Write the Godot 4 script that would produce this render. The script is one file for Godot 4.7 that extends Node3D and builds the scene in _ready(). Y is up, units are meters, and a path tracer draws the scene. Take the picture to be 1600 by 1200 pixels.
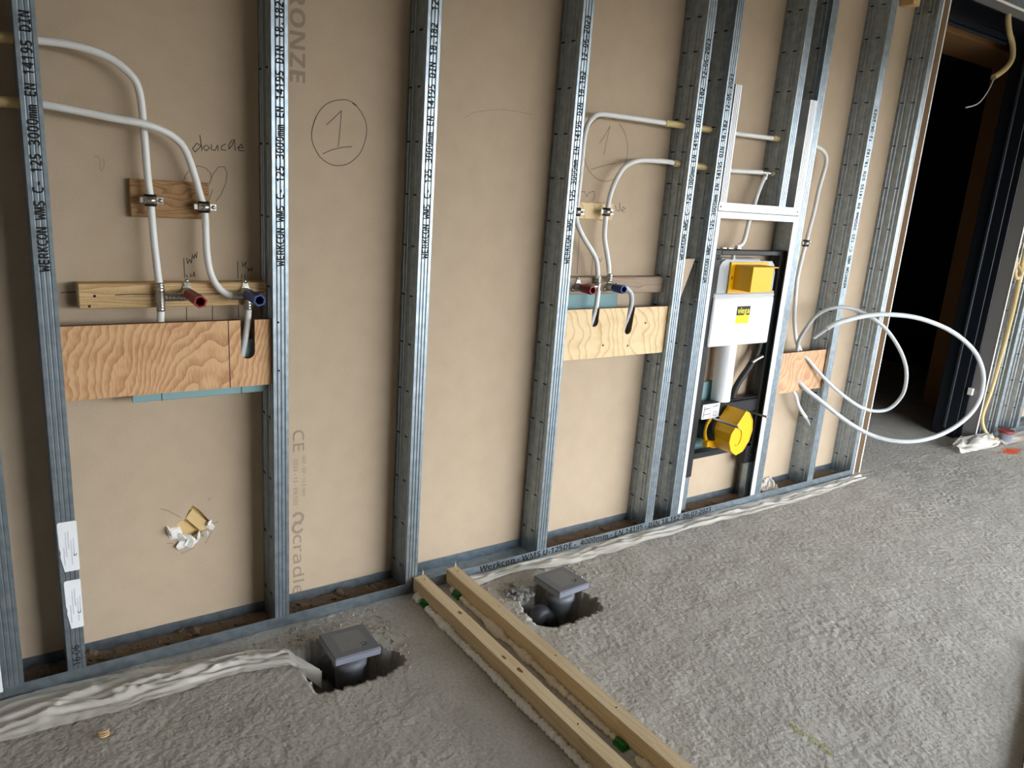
extends Node3D
# Metres, y up. x runs along the stud wall, z comes out of it towards the camera: z = 0 is the front of the studs, z = -0.125 the plasterboard behind them.

class Geo:
	var st := SurfaceTool.new()
	var uvs := Vector2(1, 1)
	func _init(scale_uv := Vector2(1, 1)):
		uvs = scale_uv
		st.begin(Mesh.PRIMITIVE_TRIANGLES)
	func vert(p: Vector3, n: Vector3):
		var a := n.abs()
		var t := Vector2(p.x, -p.y)
		if a.x > a.y and a.x > a.z:
			t = Vector2(p.z, -p.y)
		elif a.y > a.z:
			t = Vector2(p.x, p.z)
		st.set_uv(t * uvs)
		st.add_vertex(p)
	func tri(a: Vector3, b: Vector3, c: Vector3, smooth := false):   # counter-clockwise seen from outside
		st.set_smooth_group(0 if smooth else -1)
		var n := (b - a).cross(c - a)
		vert(a, n)
		vert(c, n)
		vert(b, n)
	func quad(a: Vector3, b: Vector3, c: Vector3, d: Vector3, smooth := false):
		tri(a, b, c, smooth)
		tri(a, c, d, smooth)
	func out_quad(a: Vector3, b: Vector3, c: Vector3, d: Vector3, mid: Vector3, smooth := false):
		if (b - a).cross(c - a).dot((a + b + c + d) / 4.0 - mid) < 0.0:
			quad(a, d, c, b, smooth)
		else:
			quad(a, b, c, d, smooth)
	func out_tri(a: Vector3, b: Vector3, c: Vector3, mid: Vector3):
		if (b - a).cross(c - a).dot((a + b + c) / 3.0 - mid) < 0.0:
			tri(a, c, b)
		else:
			tri(a, b, c)
	func box(lo: Vector3, hi: Vector3, ch := 0.0, basis := Basis(), at := Vector3.ZERO):
		var m := (lo + hi) / 2.0
		var h := (hi - lo) / 2.0
		var c: float = min(ch, min(h.x, min(h.y, h.z)) * 0.9)
		var V := func(axis: int, s: Vector3) -> Vector3:
			var e := h - Vector3(c, c, c)
			e[axis] = h[axis]
			return at + basis * (m + e * s)
		var mid := at + basis * m
		for axis in 3:
			var u := (axis + 1) % 3
			var w := (axis + 2) % 3
			for s in [-1.0, 1.0]:
				var q := []
				for k in [[-1, -1], [1, -1], [1, 1], [-1, 1]]:
					var sg := Vector3.ZERO
					sg[axis] = s
					sg[u] = k[0]
					sg[w] = k[1]
					q.append(V.call(axis, sg))
				out_quad(q[0], q[1], q[2], q[3], mid)
		if c <= 0.0:
			return
		for axis in 3:
			var u := (axis + 1) % 3
			var w := (axis + 2) % 3
			for k in [[-1, -1], [1, -1], [1, 1], [-1, 1]]:
				var a := Vector3.ZERO
				a[axis] = -1.0
				a[u] = k[0]
				a[w] = k[1]
				var b := a
				b[axis] = 1.0
				out_quad(V.call(u, a), V.call(u, b), V.call(w, b), V.call(w, a), mid)
		for sx in [-1, 1]:
			for sy in [-1, 1]:
				for sz in [-1, 1]:
					var s := Vector3(sx, sy, sz)
					out_tri(V.call(0, s), V.call(1, s), V.call(2, s), mid)
	func tube(pts: Array, r, n := 12, caps := true, hole := 0.0):
		var up := Vector3(0.123, 0.9, 0.31)
		var rings := []
		var cnt := pts.size()
		var side := Vector3.ZERO
		for i in cnt:
			var d: Vector3 = (pts[min(i + 1, cnt - 1)] - pts[max(i - 1, 0)]).normalized()
			if i == 0:
				if absf(d.dot(up.normalized())) > 0.9:
					up = Vector3(1, 0.1, 0)
				side = d.cross(up).normalized()
			else:
				side = (side - d * side.dot(d)).normalized()
			var o := d.cross(side)
			var rr: float = r if typeof(r) == TYPE_FLOAT else r[i]
			var ring := []
			for k in n:
				var a := TAU * k / n
				ring.append(pts[i] + (side * cos(a) + o * sin(a)) * rr)
			rings.append(ring)
		for i in cnt - 1:
			for k in n:
				var k2 := (k + 1) % n
				quad(rings[i][k], rings[i][k2], rings[i + 1][k2], rings[i + 1][k], true)
		if caps:
			for e in [0, cnt - 1]:
				var mid: Vector3 = pts[e]
				var away: Vector3 = pts[1] if e == 0 else pts[cnt - 2]
				var inward: Vector3 = (away - mid).normalized() * 0.012
				for k in n:
					var k2 := (k + 1) % n
					if hole > 0.0:
						var a: Vector3 = mid + (rings[e][k] - mid) * hole
						var b: Vector3 = mid + (rings[e][k2] - mid) * hole
						out_quad(rings[e][k], rings[e][k2], b, a, away)
						quad(a, b, b + inward, a + inward)
						out_tri(a + inward, b + inward, mid + inward, mid + inward * 3.0)
					else:
						out_tri(rings[e][k], rings[e][k2], mid, away)
	func lathe(prof: Array, at: Vector3, axis: Vector3, n := 20, sharp := false):   # prof: Vector2(radius, along axis)
		var a := axis.normalized()
		var s := a.cross(Vector3(0.2, 1, 0.1) if absf(a.y) < 0.8 else Vector3(1, 0.1, 0.2)).normalized()
		var o := a.cross(s)
		for i in prof.size() - 1:
			for k in n:
				var q := []
				for e in [[i, k], [i, k + 1], [i + 1, k + 1], [i + 1, k]]:
					var g: float = TAU * (e[1] % n) / n
					q.append(at + a * prof[e[0]].y + (s * cos(g) + o * sin(g)) * prof[e[0]].x)
				if prof[i].x < 1e-6:
					tri(q[0], q[2], q[3], not sharp)
				elif prof[i + 1].x < 1e-6:
					tri(q[0], q[1], q[2], not sharp)
				else:
					quad(q[0], q[1], q[2], q[3], not sharp)
	func prism(poly: PackedVector2Array, z0: float, z1: float, rim := true):   # polygon in x, y drawn out along z
		var ids := Geometry2D.triangulate_polygon(poly)
		for i in range(0, ids.size(), 3):
			var a := poly[ids[i]]
			var b := poly[ids[i + 1]]
			var c := poly[ids[i + 2]]
			for z in [z0, z1]:
				out_tri(Vector3(a.x, a.y, z), Vector3(b.x, b.y, z), Vector3(c.x, c.y, z), Vector3(a.x, a.y, (z0 + z1) / 2.0))
		if rim:
			var cw := Geometry2D.is_polygon_clockwise(poly)
			for i in poly.size():
				var a := poly[i]
				var b := poly[(i + 1) % poly.size()]
				if cw:
					quad(Vector3(b.x, b.y, z0), Vector3(a.x, a.y, z0), Vector3(a.x, a.y, z1), Vector3(b.x, b.y, z1))
				else:
					quad(Vector3(a.x, a.y, z0), Vector3(b.x, b.y, z0), Vector3(b.x, b.y, z1), Vector3(a.x, a.y, z1))
	func sheet(line: Array, thick: float, y0: float, y1: float):   # folded sheet metal: a line in x, z drawn up along y
		var inner := []
		for i in line.size():
			var a: Vector2 = line[max(i - 1, 0)]
			var b: Vector2 = line[min(i + 1, line.size() - 1)]
			var p: Vector2 = line[i]
			var n1: Vector2 = (p - a).normalized().orthogonal() if i > 0 else (b - p).normalized().orthogonal()
			var n2: Vector2 = (b - p).normalized().orthogonal() if i < line.size() - 1 else n1
			var n := (n1 + n2).normalized()
			inner.append(p + n * thick / maxf(0.5, n.dot(n1)))
		for i in line.size() - 1:
			for side in 2:
				var L: Array = line if side == 0 else inner
				var M: Array = inner if side == 0 else line
				var a: Vector2 = L[i]
				var b: Vector2 = L[i + 1]
				var m: Vector2 = (M[i] + M[i + 1]) / 2.0
				out_quad(Vector3(a.x, y0, a.y), Vector3(b.x, y0, b.y), Vector3(b.x, y1, b.y), Vector3(a.x, y1, a.y), Vector3(m.x, (y0 + y1) / 2.0, m.y))
		for y in [y0, y1]:
			for i in line.size() - 1:
				out_quad(Vector3(line[i].x, y, line[i].y), Vector3(line[i + 1].x, y, line[i + 1].y), Vector3(inner[i + 1].x, y, inner[i + 1].y), Vector3(inner[i].x, y, inner[i].y), Vector3(line[i].x, (y0 + y1) / 2.0, line[i].y))
		for i in [0, line.size() - 1]:
			var other: Vector2 = line[1] if i == 0 else line[line.size() - 2]
			out_quad(Vector3(line[i].x, y0, line[i].y), Vector3(inner[i].x, y0, inner[i].y), Vector3(inner[i].x, y1, inner[i].y), Vector3(line[i].x, y1, line[i].y), Vector3(other.x, (y0 + y1) / 2.0, other.y))
	func stroke(pts: Array, w: float, z: float):   # a pen line lying flat on a wall
		for i in pts.size() - 1:
			var a: Vector2 = pts[i]
			var b: Vector2 = pts[i + 1]
			var d := (b - a).normalized()
			var n := d.orthogonal() * w / 2.0
			a -= d * w * 0.3
			b += d * w * 0.3
			quad(Vector3(a.x - n.x, a.y - n.y, z), Vector3(a.x + n.x, a.y + n.y, z), Vector3(b.x + n.x, b.y + n.y, z), Vector3(b.x - n.x, b.y - n.y, z))
	func lump(at: Vector3, size: Vector3, rng: RandomNumberGenerator, smooth := false, rough := 0.28):   # a pebble of 20 faces
		var g := (1.0 + sqrt(5.0)) / 2.0
		var v := []
		for p in [[-1, g, 0], [1, g, 0], [-1, -g, 0], [1, -g, 0], [0, -1, g], [0, 1, g], [0, -1, -g], [0, 1, -g], [g, 0, -1], [g, 0, 1], [-g, 0, -1], [-g, 0, 1]]:
			v.append(Vector3(p[0], p[1], p[2]).normalized() * (1.0 + rng.randf_range(-rough, rough)))
		var bas := Basis(Vector3(0, 1, 0), rng.randf() * TAU) * Basis(Vector3(1, 0, 0), rng.randf_range(-0.4, 0.4))
		for f in [[0, 11, 5], [0, 5, 1], [0, 1, 7], [0, 7, 10], [0, 10, 11], [1, 5, 9], [5, 11, 4], [11, 10, 2], [10, 7, 6], [7, 1, 8], [3, 9, 4], [3, 4, 2], [3, 2, 6], [3, 6, 8], [3, 8, 9], [4, 9, 5], [2, 4, 11], [6, 2, 10], [8, 6, 7], [9, 8, 1]]:
			tri(at + bas * (v[f[0]] * size), at + bas * (v[f[1]] * size), at + bas * (v[f[2]] * size), smooth)
	func done() -> ArrayMesh:
		st.generate_normals()
		return st.commit()

var M := {}
var F := {}
var taken := {}

func numbered(called: String) -> String:
	if not taken.has(called):
		taken[called] = 0
		return called
	taken[called] += 1
	return "%s_%03d" % [called, taken[called]]

func tag(o: Node, label: String, category: String, group := "") -> Node:
	o.set_meta("label", label)
	o.set_meta("category", category)
	if group != "":
		o.set_meta("group", group)
	return o

func thing(called: String, label: String, category: String, at := Vector3.ZERO, group := "") -> Node3D:
	var o := Node3D.new()
	o.name = numbered(called)
	add_child(o)
	o.position = at
	tag(o, label, category, group)
	return o

func obj(called: String, what, mat: Material, parent: Node = self) -> MeshInstance3D:
	var o := MeshInstance3D.new()
	o.mesh = what.done() if what is Geo else what
	o.material_override = mat
	o.name = numbered(called) if parent == self else called
	parent.add_child(o, true)
	if parent is Node3D and parent != self:
		var off := Vector3.ZERO
		var p: Node = parent
		while p != self:
			off += p.position
			p = p.get_parent()
		o.position = -off
	return o

func struct(called: String, what, mat: Material) -> MeshInstance3D:
	var o := obj(called, what, mat)
	o.set_meta("kind", "structure")
	return o

func bx(lo: Vector3, hi: Vector3, ch := 0.0, uvs := Vector2(1, 1)) -> Geo:
	var g := Geo.new(uvs)
	g.box(lo, hi, ch)
	return g

func spline(pts: Array, step := 0.012) -> Array:
	var c := Curve3D.new()
	for i in pts.size():
		var a: Vector3 = pts[max(i - 1, 0)]
		var b: Vector3 = pts[min(i + 1, pts.size() - 1)]
		var p: Vector3 = pts[i]
		var t := (b - a).normalized()
		c.add_point(p, -t * p.distance_to(a) * 0.33, t * p.distance_to(b) * 0.33)
	var out := []
	var n := int(max(2, c.get_baked_length() / step))
	for i in n + 1:
		out.append(c.sample_baked(c.get_baked_length() * i / n, true))
	return out

func pipe(pts: Array, r: float, n := 12, hole := 0.0) -> Geo:
	var g := Geo.new()
	g.tube(spline(pts), r, n, true, hole)
	return g

func mat(c: Color, rough := 0.6, metal := 0.0) -> StandardMaterial3D:
	var m := StandardMaterial3D.new()
	m.albedo_color = c
	m.roughness = rough
	m.metallic = metal
	return m

func noise(seed_: int, freq: float, kind := FastNoiseLite.TYPE_SIMPLEX_SMOOTH, oct := 3) -> FastNoiseLite:
	var n := FastNoiseLite.new()
	n.seed = seed_
	n.noise_type = kind
	n.frequency = freq
	n.fractal_octaves = oct
	if oct <= 1:
		n.fractal_type = FastNoiseLite.FRACTAL_NONE
	return n

func tone_tex(size: int, n1: FastNoiseLite, n2: FastNoiseLite, dark: Color, light: Color, mix2: float) -> ImageTexture:
	var a := n1.get_seamless_image(size, size)
	var b := n2.get_seamless_image(size, size)
	var im := Image.create(size, size, false, Image.FORMAT_RGB8)
	for y in size:
		for x in size:
			im.set_pixel(x, y, dark.lerp(light, a.get_pixel(x, y).r * (1.0 - mix2) + b.get_pixel(x, y).r * mix2))
	return ImageTexture.create_from_image(im)

func wood_tex(w: int, h: int, field: Callable, light: Color, dark: Color, seed_: int, fibre: float, sharp := 2.5) -> ImageTexture:
	var n := noise(seed_, 1.0, FastNoiseLite.TYPE_SIMPLEX_SMOOTH, 2)
	var im := Image.create(w, h, false, Image.FORMAT_RGB8)
	for y in h:
		for x in w:
			var u := float(x) / w
			var v := float(y) / h
			var f: float = field.call(u, v, n)
			var t: float = pow(f - floor(f), sharp)
			if t > 0.93:
				t *= (1.0 - t) / 0.07
			t = t * 0.8 + fibre * n.get_noise_2d(u * 90.0 + 7.0, v * 5.0)
			t += 0.22 * n.get_noise_2d(u * 3.0, v * 3.0 + 40.0)
			im.set_pixel(x, y, light.lerp(dark, clampf(t, 0.0, 1.0)))
	im.generate_mipmaps()
	return ImageTexture.create_from_image(im)

func planar(m: StandardMaterial3D, lo: Vector2, size: Vector2):   # put one print of the texture on a face from corner lo
	m.uv1_scale = Vector3(1.0 / size.x, 1.0 / size.y, 1)
	m.uv1_offset = Vector3(-lo.x / size.x, -lo.y / size.y, 0)

func letters(called: String, text: String, cap: float, length: float, at: Vector3, turn: float, material: Material, parent: Node, font := "mono", tilt := Basis()) -> MeshInstance3D:
	var t := TextMesh.new()
	t.text = text
	t.font = F[font]
	t.font_size = 48
	t.pixel_size = 0.001
	t.depth = 0.0006
	t.curve_step = 3.0
	t.horizontal_alignment = HORIZONTAL_ALIGNMENT_LEFT
	t.vertical_alignment = VERTICAL_ALIGNMENT_CENTER
	var box := t.get_aabb()
	var sy := cap / (0.714 * 0.048)
	var sx := length / maxf(box.size.x, 0.001) if length > 0.0 else sy
	var o := obj(called, t, material, parent)
	o.position += at
	o.basis = tilt * Basis(Vector3(0, 0, 1), turn) * Basis.from_scale(Vector3(sx, sy, 1))
	return o

func make_materials():
	for f in [["mono", "Droid Sans Mono", 400], ["sans", "Droid Sans", 400], ["bold", "Droid Sans", 700]]:
		var s := SystemFont.new()
		s.font_names = PackedStringArray([f[1]])
		s.font_weight = f[2]
		F[f[0]] = s
	var spangle := tone_tex(256, noise(3, 0.035, FastNoiseLite.TYPE_CELLULAR, 1), noise(4, 0.02), Color(0.52, 0.575, 0.615), Color(0.70, 0.745, 0.775), 0.6)
	var zinc := mat(Color(1, 1, 1), 0.37, 0.9)
	zinc.albedo_texture = spangle
	zinc.uv1_triplanar = true
	zinc.uv1_world_triplanar = true
	zinc.uv1_scale = Vector3(4, 4, 4)
	M.zinc = zinc
	var dusty := zinc.duplicate()
	dusty.metallic = 0.45
	dusty.roughness = 0.7
	M.dusty_zinc = dusty
	M.bright_zinc = mat(Color(0.86, 0.87, 0.88), 0.5, 0.55)
	M.steel = mat(Color(0.72, 0.71, 0.68), 0.3, 0.9)
	M.chrome = mat(Color(0.8, 0.79, 0.76), 0.22, 0.95)
	var paper := mat(Color(1, 1, 1), 0.92)
	paper.albedo_texture = tone_tex(512, noise(11, 0.012), noise(12, 0.25, FastNoiseLite.TYPE_SIMPLEX_SMOOTH, 2), Color(0.705, 0.625, 0.53), Color(0.765, 0.69, 0.595), 0.55)
	paper.uv1_triplanar = true
	paper.uv1_world_triplanar = true
	paper.uv1_scale = Vector3(1.3, 1.3, 1.3)
	M.paper = paper
	M.gypsum = mat(Color(0.93, 0.92, 0.89), 0.95)
	M.insulation = mat(Color(0.86, 0.74, 0.52), 0.95)
	M.ink = mat(Color(0.05, 0.05, 0.06), 0.7)
	M.pencil = mat(Color(0.20, 0.17, 0.15), 0.8)
	M.pale_ink = mat(Color(0.60, 0.53, 0.455), 0.9)
	M.pale_pencil = mat(Color(0.52, 0.45, 0.38), 0.9)
	M.pipe = mat(Color(0.90, 0.90, 0.89), 0.38)
	M.grey_pipe = mat(Color(0.78, 0.80, 0.81), 0.4)
	M.sheath = mat(Color(0.80, 0.71, 0.50), 0.5)
	M.clear = mat(Color(0.75, 0.77, 0.78, 0.45), 0.15)
	M.clear.transparency = BaseMaterial3D.TRANSPARENCY_ALPHA
	M.red = mat(Color(0.56, 0.03, 0.06), 0.45)
	M.blue = mat(Color(0.08, 0.22, 0.50), 0.45)
	M.black = mat(Color(0.03, 0.03, 0.035), 0.55)
	M.rubber = mat(Color(0.05, 0.05, 0.055), 0.6)
	M.frame = mat(Color(0.115, 0.12, 0.13), 0.42, 0.2)
	M.white_plastic = mat(Color(0.90, 0.91, 0.92), 0.4)
	M.grey_plastic = mat(Color(0.72, 0.74, 0.75), 0.4)
	M.yellow = mat(Color(0.97, 0.73, 0.0), 0.4)
	M.label_yellow = mat(Color(0.95, 0.90, 0.05), 0.5)
	M.sticker = mat(Color(0.92, 0.93, 0.94), 0.6)
	M.print_grey = mat(Color(0.62, 0.65, 0.68), 0.7)
	M.drain = mat(Color(0.40, 0.41, 0.43), 0.5)
	M.drain_edge = mat(Color(0.50, 0.51, 0.56), 0.45)
	M.drain_mark = mat(Color(0.47, 0.47, 0.46), 0.6)
	M.drain_dark = mat(Color(0.22, 0.23, 0.25), 0.45)
	M.foam = mat(Color(0.97, 0.96, 0.93), 0.9)
	M.foam_old = mat(Color(0.89, 0.85, 0.79), 0.9)
	M.green = mat(Color(0.05, 0.42, 0.12), 0.5)
	M.teal = mat(Color(0.52, 0.65, 0.66), 0.8)
	M.stone = mat(Color(0.42, 0.345, 0.27), 0.95)
	M.grit = mat(Color(0.66, 0.63, 0.58), 0.95)
	M.film = mat(Color(0.90, 0.88, 0.84, 0.72), 0.38)
	M.film.transparency = BaseMaterial3D.TRANSPARENCY_ALPHA
	M.film.backlight = Color(0.35, 0.34, 0.32)
	M.navy = mat(Color(0.085, 0.105, 0.14), 0.4, 0.2)
	M.navy_edge = mat(Color(0.22, 0.25, 0.28), 0.4, 0.3)
	M.pale_sheet = mat(Color(0.62, 0.65, 0.68), 0.6)
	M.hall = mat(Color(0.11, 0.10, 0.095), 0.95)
	M.reveal = mat(Color(0.50, 0.485, 0.475), 0.9)
	M.orange = mat(Color(0.92, 0.36, 0.18), 0.9)
	M.lime = mat(Color(0.66, 0.70, 0.30), 0.95)
	M.ceiling = mat(Color(0.63, 0.62, 0.60), 0.95)
	M.wall = mat(Color(0.66, 0.62, 0.56), 0.95)
	M.copper = mat(Color(0.70, 0.45, 0.33), 0.4, 0.6)
	M.cap_red = mat(Color(0.50, 0.18, 0.17), 0.5)
	# timber
	var arch := func(u: float, v: float, n: FastNoiseLite) -> float:
		var d := u - 0.63 + 0.10 * (v - 0.5)
		var near := exp(-d * d / 0.05)
		return lerpf(u * 24.0 + 2.2 * v, 3.4 * v - 30.0 * (sqrt(d * d + 0.012) - 0.11) + 15.0, near) + n.get_noise_2d(u * 4.0, v * 0.7) * 1.1 + n.get_noise_2d(u * 7.0, v * 4.0) * 0.28
	M.ply_red = mat(Color(1, 1, 1), 0.7)
	M.ply_red.albedo_texture = wood_tex(640, 256, arch, Color(0.84, 0.68, 0.50), Color(0.67, 0.46, 0.31), 21, 0.30, 1.6)
	planar(M.ply_red, Vector2(0.161, -1.065), Vector2(0.567, 0.208))
	var wide := func(u: float, v: float, n: FastNoiseLite) -> float:
		return u * 13.0 - v * 1.6 + n.get_noise_2d(u * 2.0, v * 0.8) * 1.5 + n.get_noise_2d(u * 5.0, v * 3.0) * 0.22
	M.ply_pale = mat(Color(1, 1, 1), 0.7)
	M.ply_pale.albedo_texture = wood_tex(512, 256, wide, Color(0.90, 0.80, 0.63), Color(0.74, 0.59, 0.39), 22, 0.16, 5.0)
	planar(M.ply_pale, Vector2(1.889, -1.058), Vector2(0.575, 0.206))
	var fine := func(u: float, v: float, n: FastNoiseLite) -> float:
		return u * 9.0 + v * 2.0 + n.get_noise_2d(u * 2.0, v * 0.9) * 1.6
	M.ply_small = mat(Color(1, 1, 1), 0.7)
	M.ply_small.albedo_texture = wood_tex(256, 256, fine, Color(0.83, 0.67, 0.52), Color(0.69, 0.51, 0.37), 23, 0.28, 1.5)
	planar(M.ply_small, Vector2(3.324, -0.797), Vector2(0.41, 0.22))
	M.ply_edge = mat(Color(0.42, 0.29, 0.19), 0.85)
	var along := func(u: float, v: float, n: FastNoiseLite) -> float:
		return v * 7.0 + n.get_noise_2d(u * 1.5, v * 2.0) * 1.3 + n.get_noise_2d(u * 5.0, v * 9.0) * 0.12
	M.pine = mat(Color(1, 1, 1), 0.7)
	M.pine.albedo_texture = wood_tex(512, 128, along, Color(0.84, 0.72, 0.53), Color(0.66, 0.50, 0.30), 24, 0.12, 2.2)
	planar(M.pine, Vector2(0.2, -1.175), Vector2(0.55, 0.085))
	M.brown_pine = mat(Color(1, 1, 1), 0.75)
	M.brown_pine.albedo_texture = wood_tex(256, 128, along, Color(0.67, 0.52, 0.35), Color(0.47, 0.34, 0.21), 25, 0.2, 1.6)
	planar(M.brown_pine, Vector2(0.36, -1.46), Vector2(0.22, 0.11))
	M.grey_pine = mat(Color(1, 1, 1), 0.8)
	M.grey_pine.albedo_texture = wood_tex(512, 128, along, Color(0.66, 0.58, 0.50), Color(0.52, 0.44, 0.37), 26, 0.2, 1.6)
	planar(M.grey_pine, Vector2(1.9, -1.182), Vector2(0.58, 0.075))
	var beam := func(u: float, v: float, n: FastNoiseLite) -> float:
		return v * 5.0 + n.get_noise_2d(u * 1.6, v * 2.0) * 1.1
	M.batten = mat(Color(1, 1, 1), 0.75)
	M.batten.albedo_texture = wood_tex(512, 128, beam, Color(0.83, 0.745, 0.60), Color(0.75, 0.645, 0.475), 27, 0.10, 1.8)
	M.batten.uv1_scale = Vector3(0.9, 9.0, 1)
	M.knot = mat(Color(0.48, 0.33, 0.20), 0.8)
	M.clt = mat(Color(0.56, 0.40, 0.24), 0.8)
	# screed
	var screed := mat(Color(1, 1, 1), 0.95)
	screed.albedo_texture = tone_tex(512, noise(31, 0.010, FastNoiseLite.TYPE_SIMPLEX_SMOOTH, 4), noise(32, 0.16, FastNoiseLite.TYPE_SIMPLEX_SMOOTH, 3), Color(0.60, 0.575, 0.54), Color(0.76, 0.745, 0.71), 0.62)
	screed.uv1_triplanar = true
	screed.uv1_world_triplanar = true
	screed.uv1_scale = Vector3(0.8, 0.8, 0.8)
	screed.heightmap_enabled = true
	var hm := noise(33, 0.11, FastNoiseLite.TYPE_PERLIN, 5)
	hm.fractal_gain = 0.68
	screed.heightmap_texture = ImageTexture.create_from_image(hm.get_seamless_image(512, 512))
	screed.heightmap_scale = 0.36
	M.screed = screed
	M.slab = mat(Color(0.45, 0.43, 0.40), 0.95)

func set_up():
	var cam := Camera3D.new()
	cam.name = "camera"
	cam.fov = 53.5146
	cam.near = 0.05
	cam.transform = Transform3D(Basis(Vector3(0.82284, 0.07028, 0.56391), Vector3(0.08404, 0.96636, -0.24307), Vector3(-0.56203, 0.2474, 0.78925)).orthonormalized(), Vector3(0, 1.505, 2.3))
	add_child(cam)
	cam.current = true
	var sky_mat := ProceduralSkyMaterial.new()
	sky_mat.sky_top_color = Color(0.80, 0.84, 0.88)
	sky_mat.sky_horizon_color = Color(0.95, 0.955, 0.96)
	sky_mat.ground_horizon_color = Color(0.45, 0.45, 0.43)
	sky_mat.ground_bottom_color = Color(0.30, 0.29, 0.27)
	sky_mat.sky_energy_multiplier = 1.0
	var sky := Sky.new()
	sky.sky_material = sky_mat
	var env := Environment.new()
	env.background_mode = Environment.BG_SKY
	env.sky = sky
	env.background_energy_multiplier = 18.5
	env.tonemap_mode = Environment.TONE_MAPPER_LINEAR
	env.tonemap_exposure = 1.0
	env.sdfgi_enabled = true
	env.ssao_enabled = true
	env.ssil_enabled = true
	var we := WorldEnvironment.new()
	we.name = "daylight_sky"
	we.environment = env
	add_child(we)

const HOLE_A := [Vector2(0.735, 0.17), Vector2(0.728, 0.345), Vector2(0.732, 0.393), Vector2(0.817, 0.40), Vector2(0.934, 0.404), Vector2(1.02, 0.374), Vector2(1.03, 0.33), Vector2(0.985, 0.26), Vector2(0.965, 0.16), Vector2(0.80, 0.13)]
const HOLE_B := [Vector2(1.60, 0.19), Vector2(1.565, 0.26), Vector2(1.545, 0.33), Vector2(1.533, 0.405), Vector2(1.596, 0.45), Vector2(1.70, 0.442), Vector2(1.812, 0.426), Vector2(1.845, 0.36), Vector2(1.82, 0.27), Vector2(1.72, 0.17)]
var fn := {}

func floor_y(x: float, z: float) -> float:
	if fn.is_empty():
		fn.a = noise(41, 5.0, FastNoiseLite.TYPE_SIMPLEX_SMOOTH, 3)
		fn.b = noise(42, 1.0, FastNoiseLite.TYPE_SIMPLEX_SMOOTH, 2)
		fn.c = noise(43, 1.7, FastNoiseLite.TYPE_SIMPLEX_SMOOTH, 2)
		fn.d = noise(44, 55.0, FastNoiseLite.TYPE_CELLULAR, 1)
		fn.pa = PackedVector2Array(HOLE_A)
		fn.pb = PackedVector2Array(HOLE_B)
	var y: float = 0.003 * fn.a.get_noise_2d(x, z)
	y += 0.0017 * fn.b.get_noise_2d(x * 28.0 + z * 36.0, z * 72.0 - x * 24.0)
	var patch: float = clampf(fn.c.get_noise_2d(x + 3.1, z * 1.6) * 2.2 - 0.05, 0.0, 1.0) * 0.8
	for c in [Vector2(0.9, 0.16), Vector2(1.68, 0.22)]:
		patch += 2.0 * clampf(1.0 - Vector2(x, z).distance_to(c) / 0.36, 0.0, 1.0)
	for c in [Vector3(4.92, 0.27, 0.2), Vector3(4.4, 0.42, 0.22), Vector3(4.0, 0.52, 0.2), Vector3(2.55, 0.95, 0.2)]:
		patch += 1.7 * clampf(1.2 - Vector2(x, z * 1.8).distance_to(Vector2(c.x, c.y * 1.8)) / c.z, 0.0, 1.0)
	y += 0.0042 * patch * (fn.d.get_noise_2d(x, z) + 0.4)
	if x > 1.296 and x < 1.386:
		y *= 0.15
	for h in [fn.pa, fn.pb]:
		var mid: Vector2 = h[0].lerp(h[5], 0.5)
		if Vector2(x, z).distance_to(mid) < 0.26:
			var q := Vector2(x, z) + Vector2(fn.b.get_noise_2d(x * 40.0, z * 40.0), fn.b.get_noise_2d(x * 40.0 + 50.0, z * 40.0)) * 0.012
			if Geometry2D.is_point_in_polygon(q, h):
				y = -0.15 + 0.03 * fn.b.get_noise_2d(x * 30.0, z * 30.0)
	return y

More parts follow.
